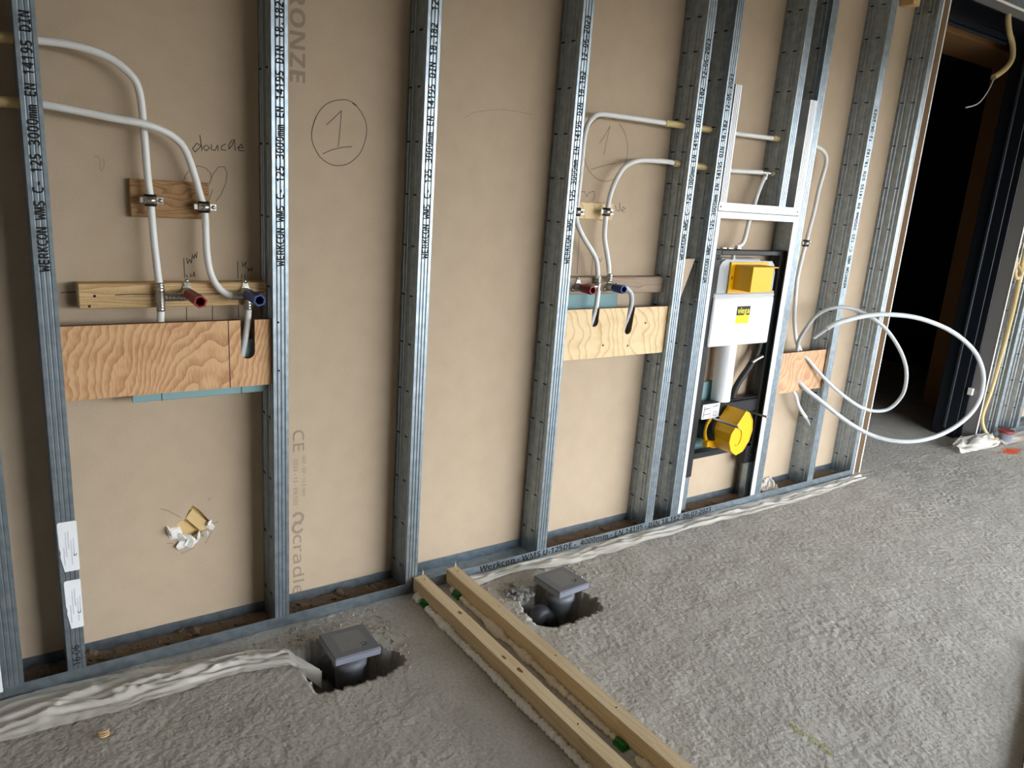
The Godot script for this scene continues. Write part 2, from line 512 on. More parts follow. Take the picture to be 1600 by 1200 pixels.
func build_floor():
	var cell := 0.009
	var x0 := -0.5
	var z0 := -0.012
	var nx := int(6.9 / cell)
	var nz := int(1.78 / cell)
	var hs := PackedFloat32Array()
	hs.resize(nx * nz)
	var vs := PackedVector3Array()
	vs.resize(nx * nz)
	for j in nz:
		for i in nx:
			var x := x0 + i * cell
			var z := z0 + j * cell
			var y := floor_y(x, z)
			hs[j * nx + i] = y
			vs[j * nx + i] = Vector3(x, y, z)
	var ns := PackedVector3Array()
	ns.resize(nx * nz)
	var ids := PackedInt32Array()
	ids.resize((nx - 1) * (nz - 1) * 6)
	var k := 0
	for j in nz:
		for i in nx:
			var l: float = hs[j * nx + max(i - 1, 0)]
			var r: float = hs[j * nx + min(i + 1, nx - 1)]
			var u: float = hs[max(j - 1, 0) * nx + i]
			var d: float = hs[min(j + 1, nz - 1) * nx + i]
			ns[j * nx + i] = Vector3(l - r, 2.0 * cell, u - d).normalized()
			if i < nx - 1 and j < nz - 1:
				var a := j * nx + i
				for t in [a, a + 1, a + nx + 1, a, a + nx + 1, a + nx]:
					ids[k] = t
					k += 1
	var arr := []
	arr.resize(Mesh.ARRAY_MAX)
	arr[Mesh.ARRAY_VERTEX] = vs
	arr[Mesh.ARRAY_NORMAL] = ns
	arr[Mesh.ARRAY_INDEX] = ids
	var am := ArrayMesh.new()
	am.add_surface_from_arrays(Mesh.PRIMITIVE_TRIANGLES, arr)
	struct("floor", am, M.screed)
	var x1 := x0 + (nx - 1) * cell
	var z1 := z0 + (nz - 1) * cell
	var g := Geo.new()
	g.box(Vector3(-1.4, -0.3, z0), Vector3(x0, 0, 4.7))
	g.box(Vector3(x1, -0.3, z0), Vector3(9.2, 0, 4.7))
	g.box(Vector3(x0, -0.3, z1), Vector3(x1, 0, 4.7))
	g.box(Vector3(-1.4, -0.3, -6.0), Vector3(9.2, 0, z0))
	g.box(Vector3(x0, -0.34, z0), Vector3(x1, -0.25, z1))
	struct("floor", g, M.screed)

func build_shell():
	# the room: ceiling, side walls, and a long window wall behind the camera
	struct("ceiling", bx(Vector3(-1.4, 2.95, -6.0), Vector3(9.2, 3.15, 4.7)), M.ceiling)
	struct("wall_left", bx(Vector3(-1.4, 0, -0.3), Vector3(-1.2, 2.95, 4.7)), M.wall)
	var q := Geo.new()
	q.box(Vector3(7.6, 0, -0.3), Vector3(7.8, 2.95, 2.4))
	q.box(Vector3(7.6, 0, 4.3), Vector3(7.8, 2.95, 4.7))
	q.box(Vector3(7.6, 2.38, 2.4), Vector3(7.8, 2.95, 4.3))
	q.box(Vector3(7.6, 0, 2.4), Vector3(7.8, 0.1, 4.3))
	struct("wall_right", q, M.wall)
	var r := Geo.new()
	r.box(Vector3(-1.2, 0, 4.5), Vector3(1.9, 2.95, 4.7))
	r.box(Vector3(7.4, 0, 4.5), Vector3(7.6, 2.95, 4.7))
	r.box(Vector3(1.9, 2.38, 4.5), Vector3(7.4, 2.95, 4.7))
	r.box(Vector3(1.9, 0, 4.5), Vector3(7.4, 0.1, 4.7))
	struct("wall_rear", r, M.wall)
	var w := Geo.new()
	for x in [1.9, 3.26, 4.62, 5.98, 7.33]:
		w.box(Vector3(x, 0.1, 4.55), Vector3(x + 0.07, 2.38, 4.63), 0.004)
	for y in [0.1, 2.31]:
		w.box(Vector3(1.9, y, 4.55), Vector3(7.4, y + 0.07, 4.63), 0.004)
	struct("window_1", w, M.navy)
	w = Geo.new()
	for z in [2.4, 4.23]:
		w.box(Vector3(7.66, 0.1, z), Vector3(7.74, 2.38, z + 0.07), 0.004)
	for y in [0.1, 2.31]:
		w.box(Vector3(7.66, y, 2.4), Vector3(7.74, y + 0.07, 4.3), 0.004)
	struct("window_2", w, M.navy)
	# the dark room beyond the doorway
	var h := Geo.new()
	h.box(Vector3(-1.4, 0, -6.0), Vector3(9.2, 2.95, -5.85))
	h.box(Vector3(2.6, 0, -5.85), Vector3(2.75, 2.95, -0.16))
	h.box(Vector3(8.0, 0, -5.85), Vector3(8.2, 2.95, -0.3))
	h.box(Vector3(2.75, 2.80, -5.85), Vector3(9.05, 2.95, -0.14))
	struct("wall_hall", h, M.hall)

const BOARDS := [[-1.2, 0.139], [0.141, 1.239], [1.241, 2.479], [2.481, 3.729], [3.731, 4.126]]
const PEN := {
	"douche": [[Vector2(0.559,1.562),Vector2(0.547,1.569),Vector2(0.535,1.553),Vector2(0.541,1.544),Vector2(0.559,1.562),Vector2(0.556,1.592),Vector2(0.561,1.549)],[Vector2(0.572,1.566),Vector2(0.564,1.558),Vector2(0.572,1.550),Vector2(0.582,1.559),Vector2(0.575,1.566)],[Vector2(0.587,1.570),Vector2(0.587,1.555),Vector2(0.597,1.553),Vector2(0.605,1.569),Vector2(0.606,1.553)],[Vector2(0.628,1.574),Vector2(0.616,1.567),Vector2(0.615,1.557),Vector2(0.628,1.556)],[Vector2(0.647,1.588),Vector2(0.637,1.572),Vector2(0.637,1.560),Vector2(0.647,1.573),Vector2(0.653,1.590),Vector2(0.655,1.558)],[Vector2(0.662,1.566),Vector2(0.678,1.568),Vector2(0.673,1.578),Vector2(0.663,1.566),Vector2(0.667,1.558),Vector2(0.681,1.560)]],
	"heart": [[Vector2(0.507,1.457),Vector2(0.512,1.475),Vector2(0.527,1.496),Vector2(0.548,1.506),Vector2(0.568,1.502),Vector2(0.583,1.488),Vector2(0.585,1.472),Vector2(0.578,1.456)],[Vector2(0.578,1.456),Vector2(0.590,1.486),Vector2(0.606,1.507),Vector2(0.622,1.509),Vector2(0.630,1.493),Vector2(0.626,1.462),Vector2(0.612,1.429),Vector2(0.596,1.407)],[Vector2(0.578,1.412),Vector2(0.587,1.441)]],
	"initials": [[Vector2(0.500,1.238),Vector2(0.501,1.181)],[Vector2(0.508,1.239),Vector2(0.511,1.222),Vector2(0.516,1.235),Vector2(0.521,1.224),Vector2(0.524,1.243)],[Vector2(0.524,1.249),Vector2(0.529,1.237),Vector2(0.532,1.251),Vector2(0.536,1.239),Vector2(0.538,1.257)],[Vector2(0.518,1.192),Vector2(0.518,1.184),Vector2(0.525,1.186),Vector2(0.528,1.197),Vector2(0.530,1.183)],[Vector2(0.506,1.189),Vector2(0.509,1.181)],[Vector2(0.656,1.231),Vector2(0.656,1.177)],[Vector2(0.670,1.228),Vector2(0.671,1.214),Vector2(0.681,1.228),Vector2(0.678,1.211)],[Vector2(0.686,1.211),Vector2(0.689,1.200),Vector2(0.693,1.208),Vector2(0.699,1.200),Vector2(0.700,1.212)],[Vector2(0.669,1.189),Vector2(0.666,1.177)],[Vector2(0.677,1.189),Vector2(0.676,1.177)],[Vector2(0.503,1.091),Vector2(0.502,1.052)],[Vector2(0.578,1.092),Vector2(0.577,1.049)],[Vector2(0.656,1.092),Vector2(0.656,1.052)],[Vector2(0.178,1.141),Vector2(0.213,1.142)]],
	"one": [[Vector2(1.023,1.734),Vector2(1.039,1.725),Vector2(1.052,1.712),Vector2(1.063,1.696),Vector2(1.071,1.678),Vector2(1.074,1.658),Vector2(1.072,1.637),Vector2(1.067,1.617),Vector2(1.060,1.597),Vector2(1.049,1.579),Vector2(1.035,1.564),Vector2(1.019,1.551),Vector2(1.002,1.543),Vector2(0.984,1.539),Vector2(0.965,1.538),Vector2(0.947,1.542),Vector2(0.931,1.550),Vector2(0.916,1.561),Vector2(0.905,1.576),Vector2(0.896,1.592),Vector2(0.890,1.611),Vector2(0.889,1.631),Vector2(0.893,1.651),Vector2(0.899,1.670),Vector2(0.908,1.689),Vector2(0.919,1.705),Vector2(0.933,1.719),Vector2(0.949,1.729),Vector2(0.967,1.736),Vector2(0.985,1.740),Vector2(1.003,1.742),Vector2(1.020,1.738),Vector2(1.037,1.729)],[Vector2(0.938,1.660),Vector2(0.962,1.683),Vector2(0.986,1.707),Vector2(0.982,1.647),Vector2(0.977,1.597)],[Vector2(0.926,1.571),Vector2(0.957,1.586),Vector2(0.994,1.597),Vector2(1.023,1.601)]],
	"other_one": [[Vector2(2.161,1.788),Vector2(2.179,1.774),Vector2(2.194,1.757),Vector2(2.206,1.738),Vector2(2.215,1.716),Vector2(2.220,1.693),Vector2(2.221,1.670),Vector2(2.217,1.647),Vector2(2.210,1.626),Vector2(2.199,1.607),Vector2(2.184,1.590),Vector2(2.167,1.577),Vector2(2.147,1.568),Vector2(2.126,1.562),Vector2(2.104,1.562),Vector2(2.082,1.565),Vector2(2.061,1.573),Vector2(2.042,1.584),Vector2(2.025,1.598),Vector2(2.010,1.616),Vector2(1.999,1.635),Vector2(1.991,1.657),Vector2(1.987,1.679),Vector2(1.987,1.701),Vector2(1.990,1.722),Vector2(1.997,1.743),Vector2(2.008,1.761),Vector2(2.022,1.777),Vector2(2.038,1.790),Vector2(2.057,1.800),Vector2(2.077,1.806),Vector2(2.098,1.808),Vector2(2.119,1.805),Vector2(2.140,1.799)],[Vector2(2.067,1.705),Vector2(2.090,1.735),Vector2(2.113,1.775),Vector2(2.105,1.729),Vector2(2.095,1.662)],[Vector2(2.036,1.602),Vector2(2.086,1.618),Vector2(2.133,1.630),Vector2(2.162,1.636)],[Vector2(1.986,1.511),Vector2(2.013,1.516),Vector2(2.027,1.496),Vector2(2.037,1.514),Vector2(2.062,1.519),Vector2(2.068,1.495),Vector2(2.056,1.480)],[Vector2(2.184,1.471),Vector2(2.192,1.450),Vector2(2.208,1.447),Vector2(2.208,1.480)],[Vector2(2.205,1.480),Vector2(2.218,1.447)],[Vector2(2.223,1.451),Vector2(2.242,1.459),Vector2(2.228,1.466),Vector2(2.220,1.451),Vector2(2.239,1.443)],[Vector2(2.005,1.393),Vector2(2.013,1.188)],[Vector2(2.087,1.270),Vector2(2.091,1.184)],[Vector2(2.112,1.248),Vector2(2.121,1.235),Vector2(2.124,1.250),Vector2(2.133,1.237),Vector2(2.139,1.255)]],
	"curve": [[Vector2(1.440,1.734),Vector2(1.476,1.756),Vector2(1.536,1.770),Vector2(1.605,1.780),Vector2(1.669,1.780),Vector2(1.727,1.776)]],
	"scribble": [[Vector2(0.279,1.509),Vector2(0.290,1.513),Vector2(0.295,1.499),Vector2(0.292,1.479),Vector2(0.297,1.473),Vector2(0.304,1.490),Vector2(0.303,1.509)]],
}

func pen(which: String, w: float, m: Material, parent: Node):
	var g := Geo.new()
	for s in PEN[which]:
		g.stroke(s, w, -0.1244)
	obj("pen_mark", g, m, parent)

func build_board_wall():
	var wall := Node3D.new()
	wall.name = "wall_back"
	wall.set_meta("kind", "structure")
	add_child(wall)
	# the knocked hole in the second board
	var rim := PackedVector2Array([Vector2(0.443, 0.350), Vector2(0.452, 0.392), Vector2(0.475, 0.402), Vector2(0.492, 0.440), Vector2(0.500, 0.446), Vector2(0.522, 0.425), Vector2(0.548, 0.385), Vector2(0.553, 0.356), Vector2(0.515, 0.340), Vector2(0.495, 0.333), Vector2(0.470, 0.343)])
	for i in BOARDS.size():
		var b: Array = BOARDS[i]
		var g := Geo.new()
		if i == 1:
			g.box(Vector3(b[0], 0.005, -0.1375), Vector3(0.38, 2.94, -0.125))
			g.box(Vector3(0.62, 0.005, -0.1375), Vector3(b[1], 2.94, -0.125))
			g.box(Vector3(0.38, 0.52, -0.1375), Vector3(0.62, 2.94, -0.125))
			g.box(Vector3(0.38, 0.005, -0.1375), Vector3(0.62, 0.26, -0.125))
			var outer := PackedVector2Array()
			for p in rim:    # a ring of quads from the hole to the square round it
				var d := p - Vector2(0.5, 0.39)
				var s: float = min(0.12 / absf(d.x) if absf(d.x) > 1e-5 else 99.0, 0.13 / absf(d.y) if absf(d.y) > 1e-5 else 99.0)
				outer.append(Vector2(0.5, 0.39) + d * s)
			var corners := [Vector2(0.38, 0.26), Vector2(0.62, 0.26), Vector2(0.62, 0.52), Vector2(0.38, 0.52)]
			for k in rim.size():
				var k2 := (k + 1) % rim.size()
				var poly := [rim[k], rim[k2], outer[k2]]
				for c in corners:
					var lo: Vector2 = outer[k]
					var hi: Vector2 = outer[k2]
					if absf(lo.x - hi.x) > 1e-4 and absf(lo.y - hi.y) > 1e-4 and (is_equal_approx(c.x, lo.x) or is_equal_approx(c.y, lo.y)) and (is_equal_approx(c.x, hi.x) or is_equal_approx(c.y, hi.y)):
						poly.append(c)
				poly.append(outer[k])
				for t in range(1, poly.size() - 1):
					g.out_tri(Vector3(poly[0].x, poly[0].y, -0.125), Vector3(poly[t].x, poly[t].y, -0.125), Vector3(poly[t + 1].x, poly[t + 1].y, -0.125), Vector3(0.5, 0.39, -1))
		else:
			g.box(Vector3(b[0], 0.005, -0.1375), Vector3(b[1], 2.94, -0.125))
		var o := obj("plasterboard", g, M.paper, wall)
		if i == 1:
			pen("douche", 0.0022, M.pencil, o)
			pen("heart", 0.0014, M.pencil, o)
			pen("initials", 0.0022, M.pencil, o)
			pen("one", 0.0021, M.pencil, o)
			pen("scribble", 0.0010, M.pale_pencil, o)
			letters("printed_word", "BRONZE", 0.046, 0.31, Vector3(0.843, 2.09, -0.1244), -PI / 2, M.pale_ink, o, "bold")
			letters("printed_word", "cradle to", 0.038, 0.34, Vector3(0.848, 0.275, -0.1244), -PI / 2, M.pale_ink, o, "sans")
			for y in [0.297, 0.334]:
				var t := Geo.new()
				for k in range(2 if y < 0.31 else 10, 15 if y < 0.31 else 23):    # two open rings, linked like an S
					var a := TAU * k / 16.0
					var c := TAU * (k + 1) / 16.0
					var m := Vector3(0.846, y, -0.1244 if y < 0.31 else -0.1240)
					t.quad(m + Vector3(cos(a), sin(a), 0) * 0.013, m + Vector3(cos(a), sin(a), 0) * 0.023, m + Vector3(cos(c), sin(c), 0) * 0.023, m + Vector3(cos(c), sin(c), 0) * 0.013)
				obj("printed_ring", t, M.pale_ink, o)
			letters("printed_word", "CE", 0.038, 0.075, Vector3(0.848, 0.662, -0.1244), -PI / 2, M.pale_ink, o, "sans")
			letters("printed_word", "0333 - 13 - EN 520", 0.014, 0.17, Vector3(0.838, 0.555, -0.1244), -PI / 2, M.pale_ink, o, "sans")
			letters("printed_word", "GKF - DF - 12,5 mm", 0.012, 0.15, Vector3(0.868, 0.565, -0.1244), -PI / 2, M.pale_ink, o, "sans")
			var tear := Geo.new()      # broken edge of the hole
			for k in rim.size():
				var k2 := (k + 1) % rim.size()
				tear.quad(Vector3(rim[k].x, rim[k].y, -0.1249), Vector3(rim[k].x, rim[k].y, -0.1375), Vector3(rim[k2].x, rim[k2].y, -0.1375), Vector3(rim[k2].x, rim[k2].y, -0.1249))
			obj("broken_edge", tear, M.gypsum, o)
			obj("insulation", bx(Vector3(0.3, 0.2, -0.20), Vector3(0.7, 0.6, -0.141)), M.insulation, o)
			var flap := Geo.new()
			flap.prism(PackedVector2Array([Vector2(0.478, 0.404), Vector2(0.499, 0.432), Vector2(0.545, 0.378), Vector2(0.552, 0.352), Vector2(0.522, 0.352)]), -0.131, -0.1262)
			obj("torn_paper", flap, M.insulation, o)
			var rng := RandomNumberGenerator.new()
			rng.seed = 9
			for p in [[0.424, 0.374, 0.020], [0.441, 0.360, 0.021], [0.452, 0.345, 0.024], [0.475, 0.330, 0.028], [0.490, 0.318, 0.022], [0.465, 0.318, 0.018], [0.515, 0.338, 0.014], [0.535, 0.343, 0.012], [0.551, 0.362, 0.013], [0.549, 0.376, 0.010]]:
				var cr := Geo.new()
				cr.lump(Vector3(p[0], p[1], -0.122), Vector3(p[2] * 1.3, p[2] * 1.05, 0.006), rng, false, 0.2)
				obj("gypsum_crumb", cr, M.gypsum, o)
			var cracks := Geo.new()
			for s in [[Vector2(0.405, 0.452), Vector2(0.425, 0.443), Vector2(0.447, 0.425), Vector2(0.462, 0.412)], [Vector2(0.553, 0.366), Vector2(0.568, 0.372), Vector2(0.578, 0.374)], [Vector2(0.565, 0.363), Vector2(0.55, 0.33), Vector2(0.535, 0.305)], [Vector2(0.46, 0.285), Vector2(0.50, 0.297)], [Vector2(0.42, 0.33), Vector2(0.436, 0.327)], [Vector2(0.548, 0.455), Vector2(0.555, 0.462)]]:
				cracks.stroke(s, 0.003, -0.1243)
			obj("crack", cracks, M.pale_ink, o)
		elif i == 2:
			pen("other_one", 0.0017, M.pencil, o)
			pen("curve", 0.0012, M.pale_pencil, o)

func build_track(x0: float, x1: float, label: String) -> Node3D:
	var t := thing("floor_track", label, "track", Vector3(x0, 0, 0))
	obj("base_strip", bx(Vector3(x0, 0.002, -0.124), Vector3(x1, 0.0045, -0.0012)), M.dusty_zinc, t)
	obj("front_flange", bx(Vector3(x0, 0.002, -0.0016), Vector3(x1, 0.042, 0.0004), 0.0008), M.zinc, t)
	obj("rear_flange", bx(Vector3(x0, 0.0045, -0.1246), Vector3(x1, 0.044, -0.123), 0.0006), M.zinc, t)
	return t

func stud_mesh(w: float, y0: float, y1: float, grooves := 3) -> Geo:
	var g := Geo.new()
	var L := [Vector2(w, -0.012), Vector2(w, 0)]
	for k in grooves:
		var c: float = w * (grooves - k) / (grooves + 1.0)
		L.append_array([Vector2(c + 0.0024, 0), Vector2(c, -0.0019), Vector2(c - 0.0024, 0)])
	L.append(Vector2(0, 0))
	for z in [-0.022, -0.042, -0.083, -0.103]:
		L.append_array([Vector2(0, z + 0.006), Vector2(0.003, z + 0.003), Vector2(0.003, z - 0.003), Vector2(0, z - 0.006)])
	L.append_array([Vector2(0, -0.1245), Vector2(w, -0.1245), Vector2(w, -0.113)])
	g.sheet(L, -0.0012, y0, y1)
	return g

func build_stud(x: float, w: float, y0: float, label: String, text_y := -1.0, text_len := 0.0, ticks := 0.0, grooves := 3) -> Node3D:
	var t := thing("metal_stud", label, "stud", Vector3(x, y0, 0), "steel studs of the unfinished wall")
	var o := obj("stud_profile", stud_mesh(w, y0, 2.945, grooves), M.zinc, t)
	o.position = Vector3(0, -y0, 0)
	if text_y > 0.0:
		for d in [-0.0008, 0.0008]:    # struck twice, as a dot printer does
			letters("printed_text", "WERKCON WMS C- 125 3000mm EN 14195 DIN 18.182  12-06-2023", 0.022, text_len, Vector3(x + w * 0.5 + d, text_y + d, 0.0006), PI / 2, M.ink, t)
	if ticks > 0.0:
		var g := Geo.new()
		var y := y0 + 0.08 + fmod(x, 0.1)
		while y < 2.9:
			for z in [-0.052, -0.112]:
				g.box(Vector3(x - 0.0008, y, z), Vector3(x + 0.002, y + 0.005, z + 0.022))
			y += ticks
		obj("web_notch", g, M.ink, t).set_meta("kind", "stuff")
	return t

func knockout(t: Node3D, p: Vector3):
	var g := Geo.new()
	var ring := []
	for k in 17:
		var a := TAU * k / 16.0
		ring.append(p + Vector3(-0.001, 0.012 * cos(a), 0.012 * sin(a)))
	g.tube(ring, 0.0016, 6, false)
	g.box(p + Vector3(-0.002, -0.0015, -0.01), p + Vector3(0, 0.0015, 0.01))
	obj("knockout_ring", g, M.chrome, t)

func holes(t: Node3D, pts: Array):
	for p in pts:
		var g := Geo.new()
		g.lathe([Vector2(0.0, 0.0008), Vector2(0.0032, 0.0008), Vector2(0.0036, -0.001)], Vector3(p.x, p.y, 0), Vector3(0, 0, 1), 10, true)
		obj("screw_hole", g, M.ink, t)

func build_studs():
	build_stud(-0.097, 0.048, 0.006, "steel stud at the very left edge with a white sticker at its foot").set_meta("group", "steel studs of the unfinished wall")
	obj("sticker", bx(Vector3(-0.092, 0.03, 0), Vector3(-0.0465, 0.135, 0.0012)), M.sticker, get_node("metal_stud"))
	build_stud(-0.045, 0.05, 0.006, "plain unprinted steel stud left of the one with two white stickers")
	var s := build_stud(0.114, 0.047, 0.006, "steel stud with two white paper stickers near its foot and date handwritten below", 1.214, 0.93)
	var at := [[0.116, 0.164, 0.361, 0.514], [0.121, 0.163, 0.178, 0.332]]
	for a in at:
		var g := Geo.new()
		var p := PackedVector2Array([Vector2(a[0] + 0.010, a[2]), Vector2(a[1] - 0.002, a[2]), Vector2(a[1], a[2] + 0.004), Vector2(a[1], a[3] - 0.004), Vector2(a[1] - 0.003, a[3]), Vector2(a[0] + 0.003, a[3]), Vector2(a[0], a[3] - 0.005), Vector2(a[0] + 0.001, a[2] + 0.075), Vector2(a[0] + 0.004, a[2] + 0.06), Vector2(a[0] + 0.002, a[2] + 0.05), Vector2(a[0] + 0.007, a[2] + 0.02)])
		g.prism(p, 0.0002, 0.0012)
		var st := obj("sticker", g, M.sticker, s)
		for k in 5:
			letters("printed_text", "profil metallique stud EN 14195 DoP reaction au feu A1", 0.0028, 0.055 + 0.02 * (k % 2), Vector3(a[0] + 0.012 + 0.0062 * k, a[2] + 0.02 + 0.05 * (k % 3 * 0.5), 0.0013), PI / 2, M.print_grey, st, "sans")
		letters("printed_logo", "C", 0.008, 0.008, Vector3(a[1] - 0.009, a[2] + 0.045, 0.0013), PI / 2, M.ink, st, "bold")
	letters("handwritten_date", "16-06", 0.020, 0.066, Vector3(0.138, 0.052, 0.0008), PI / 2, M.ink, s, "sans")
	s = build_stud(0.725, 0.048, 0.006, "steel stud on the right side of the reddish plywood, printed with black lettering", 1.23, 0.93, 0.21)
	holes(s, [Vector2(0.741, 1.058), Vector2(0.742, 0.905)])
	build_stud(1.215, 0.048, 0.006, "steel stud standing just left of the two wooden battens, faint lettering", 1.257, 0.93, 0.17)
	build_stud(1.828, 0.049, 0.006, "steel stud on the left side of the pale plywood, bold lettering down to date", 1.243, 0.875, 0.16)
	s = build_stud(2.456, 0.049, 0.006, "steel stud on the right side of the pale plywood, next to a leaning offcut", 1.262, 0.88, 0.13)
	holes(s, [Vector2(2.483, 1.055), Vector2(2.482, 0.905)])
	s = build_stud(2.621, 0.047, 0.006, "steel stud against the left side of the toilet frame", 1.162, 0.87, 0.19)
	knockout(s, Vector3(2.621, 1.085, -0.022))
	build_stud(3.087, 0.047, 1.512, "short steel stud rising from the middle of the header over the toilet frame", -1.0, 0.0, 0.17)
	build_stud(3.249, 0.05, 0.006, "steel stud against the right side of the toilet frame", -1.0, 0.0, 0.19)
	s = build_stud(3.707, 0.052, 0.006, "steel stud right of the small plywood with the pipe coils, small lettering", 1.124, 0.89, 0.15)
	knockout(s, Vector3(3.707, 1.105, -0.03))
	knockout(s, Vector3(3.707, 0.455, -0.03))
	build_stud(4.126, 0.036, 0.006, "last steel stud of the wall beside the plasterboard end and doorway", -1.0, 0.0, 0.22)

func build_header():
	var t := thing("header_rail", "bright channel header over the toilet frame with its two ends bent upwards", "rail", Vector3(2.668, 1.475, 0))
	obj("channel_face", bx(Vector3(2.668, 1.477, -0.002), Vector3(3.243, 1.514, 0.0035), 0.001), M.bright_zinc, t)
	obj("channel_web", bx(Vector3(2.67, 1.477, -0.12), Vector3(3.241, 1.480, -0.002)), M.zinc, t)
	for x in [[2.674, 2.715], [3.195, 3.244]]:
		var g := Geo.new()
		var L := [Vector2(x[1], -0.004), Vector2(x[1], 0.0032)]
		for k in 3:
			var c: float = lerpf(x[1], x[0], (k + 1) / 4.0)
			L.append_array([Vector2(c + 0.003, 0.0032), Vector2(c, 0.0008), Vector2(c - 0.003, 0.0032)])
		L.append_array([Vector2(x[0], 0.0032), Vector2(x[0], -0.11)])
		g.sheet(L, -0.0012, 1.512, 1.997)
		obj("upturned_end", g, M.bright_zinc, t)
	for x in [2.682, 3.228]:
		var g := Geo.new()
		g.lathe([Vector2(0, 0.0015), Vector2(0.003, 0.0015), Vector2(0.004, 0.0)], Vector3(x, 1.495, 0.0036), Vector3(0, 0, 1), 10)
		obj("screw", g, M.ink, t)
	var b := thing("lining_channel", "bright channel bent round the toilet frame under the header, down both sides", "channel", Vector3(2.668, 0.006, 0))
	obj("top_strip", bx(Vector3(2.668, 1.446, -0.12), Vector3(3.246, 1.475, 0.002), 0.001), M.bright_zinc, b)
	obj("side_strip", bx(Vector3(2.6685, 0.044, -0.12), Vector3(2.671, 1.446, 0.002)), M.zinc, b)
	obj("side_strip", bx(Vector3(2.6685, 0.044, -0.002), Vector3(2.693, 1.446, 0.002), 0.001), M.bright_zinc, b)
	obj("side_strip", bx(Vector3(3.2455, 0.044, -0.12), Vector3(3.248, 1.446, 0.002)), M.zinc, b)
	obj("side_strip", bx(Vector3(3.213, 0.044, -0.002), Vector3(3.248, 1.446, 0.002), 0.001), M.bright_zinc, b)

func build_end_of_wall():
	var t := thing("plasterboard_end", "brown plasterboard strip with white cut edges closing the wall beside the doorway", "plasterboard", Vector3(4.163, 0.0, 0))
	obj("paper_face", bx(Vector3(4.172, 0.01, -0.135), Vector3(4.226, 2.945, -0.07)), M.paper, t)
	for x in [4.163, 4.226]:
		obj("paper_side", bx(Vector3(x, 0.01, -0.135), Vector3(x + 0.009, 2.945, -0.001)), M.paper, t)
		obj("cut_edge", bx(Vector3(x, 0.01, -0.001), Vector3(x + 0.009, 2.945, 0.001)), M.gypsum, t).set_meta("label", "white gypsum cut edge")
	var b := thing("timber_block", "small timber block at the top by the last stud near the doorway", "block", Vector3(4.02, 2.57, -0.06))
	obj("wood_block", bx(Vector3(3.975, 2.545, -0.123), Vector3(4.035, 2.80, -0.05), 0.002), M.pine, b)

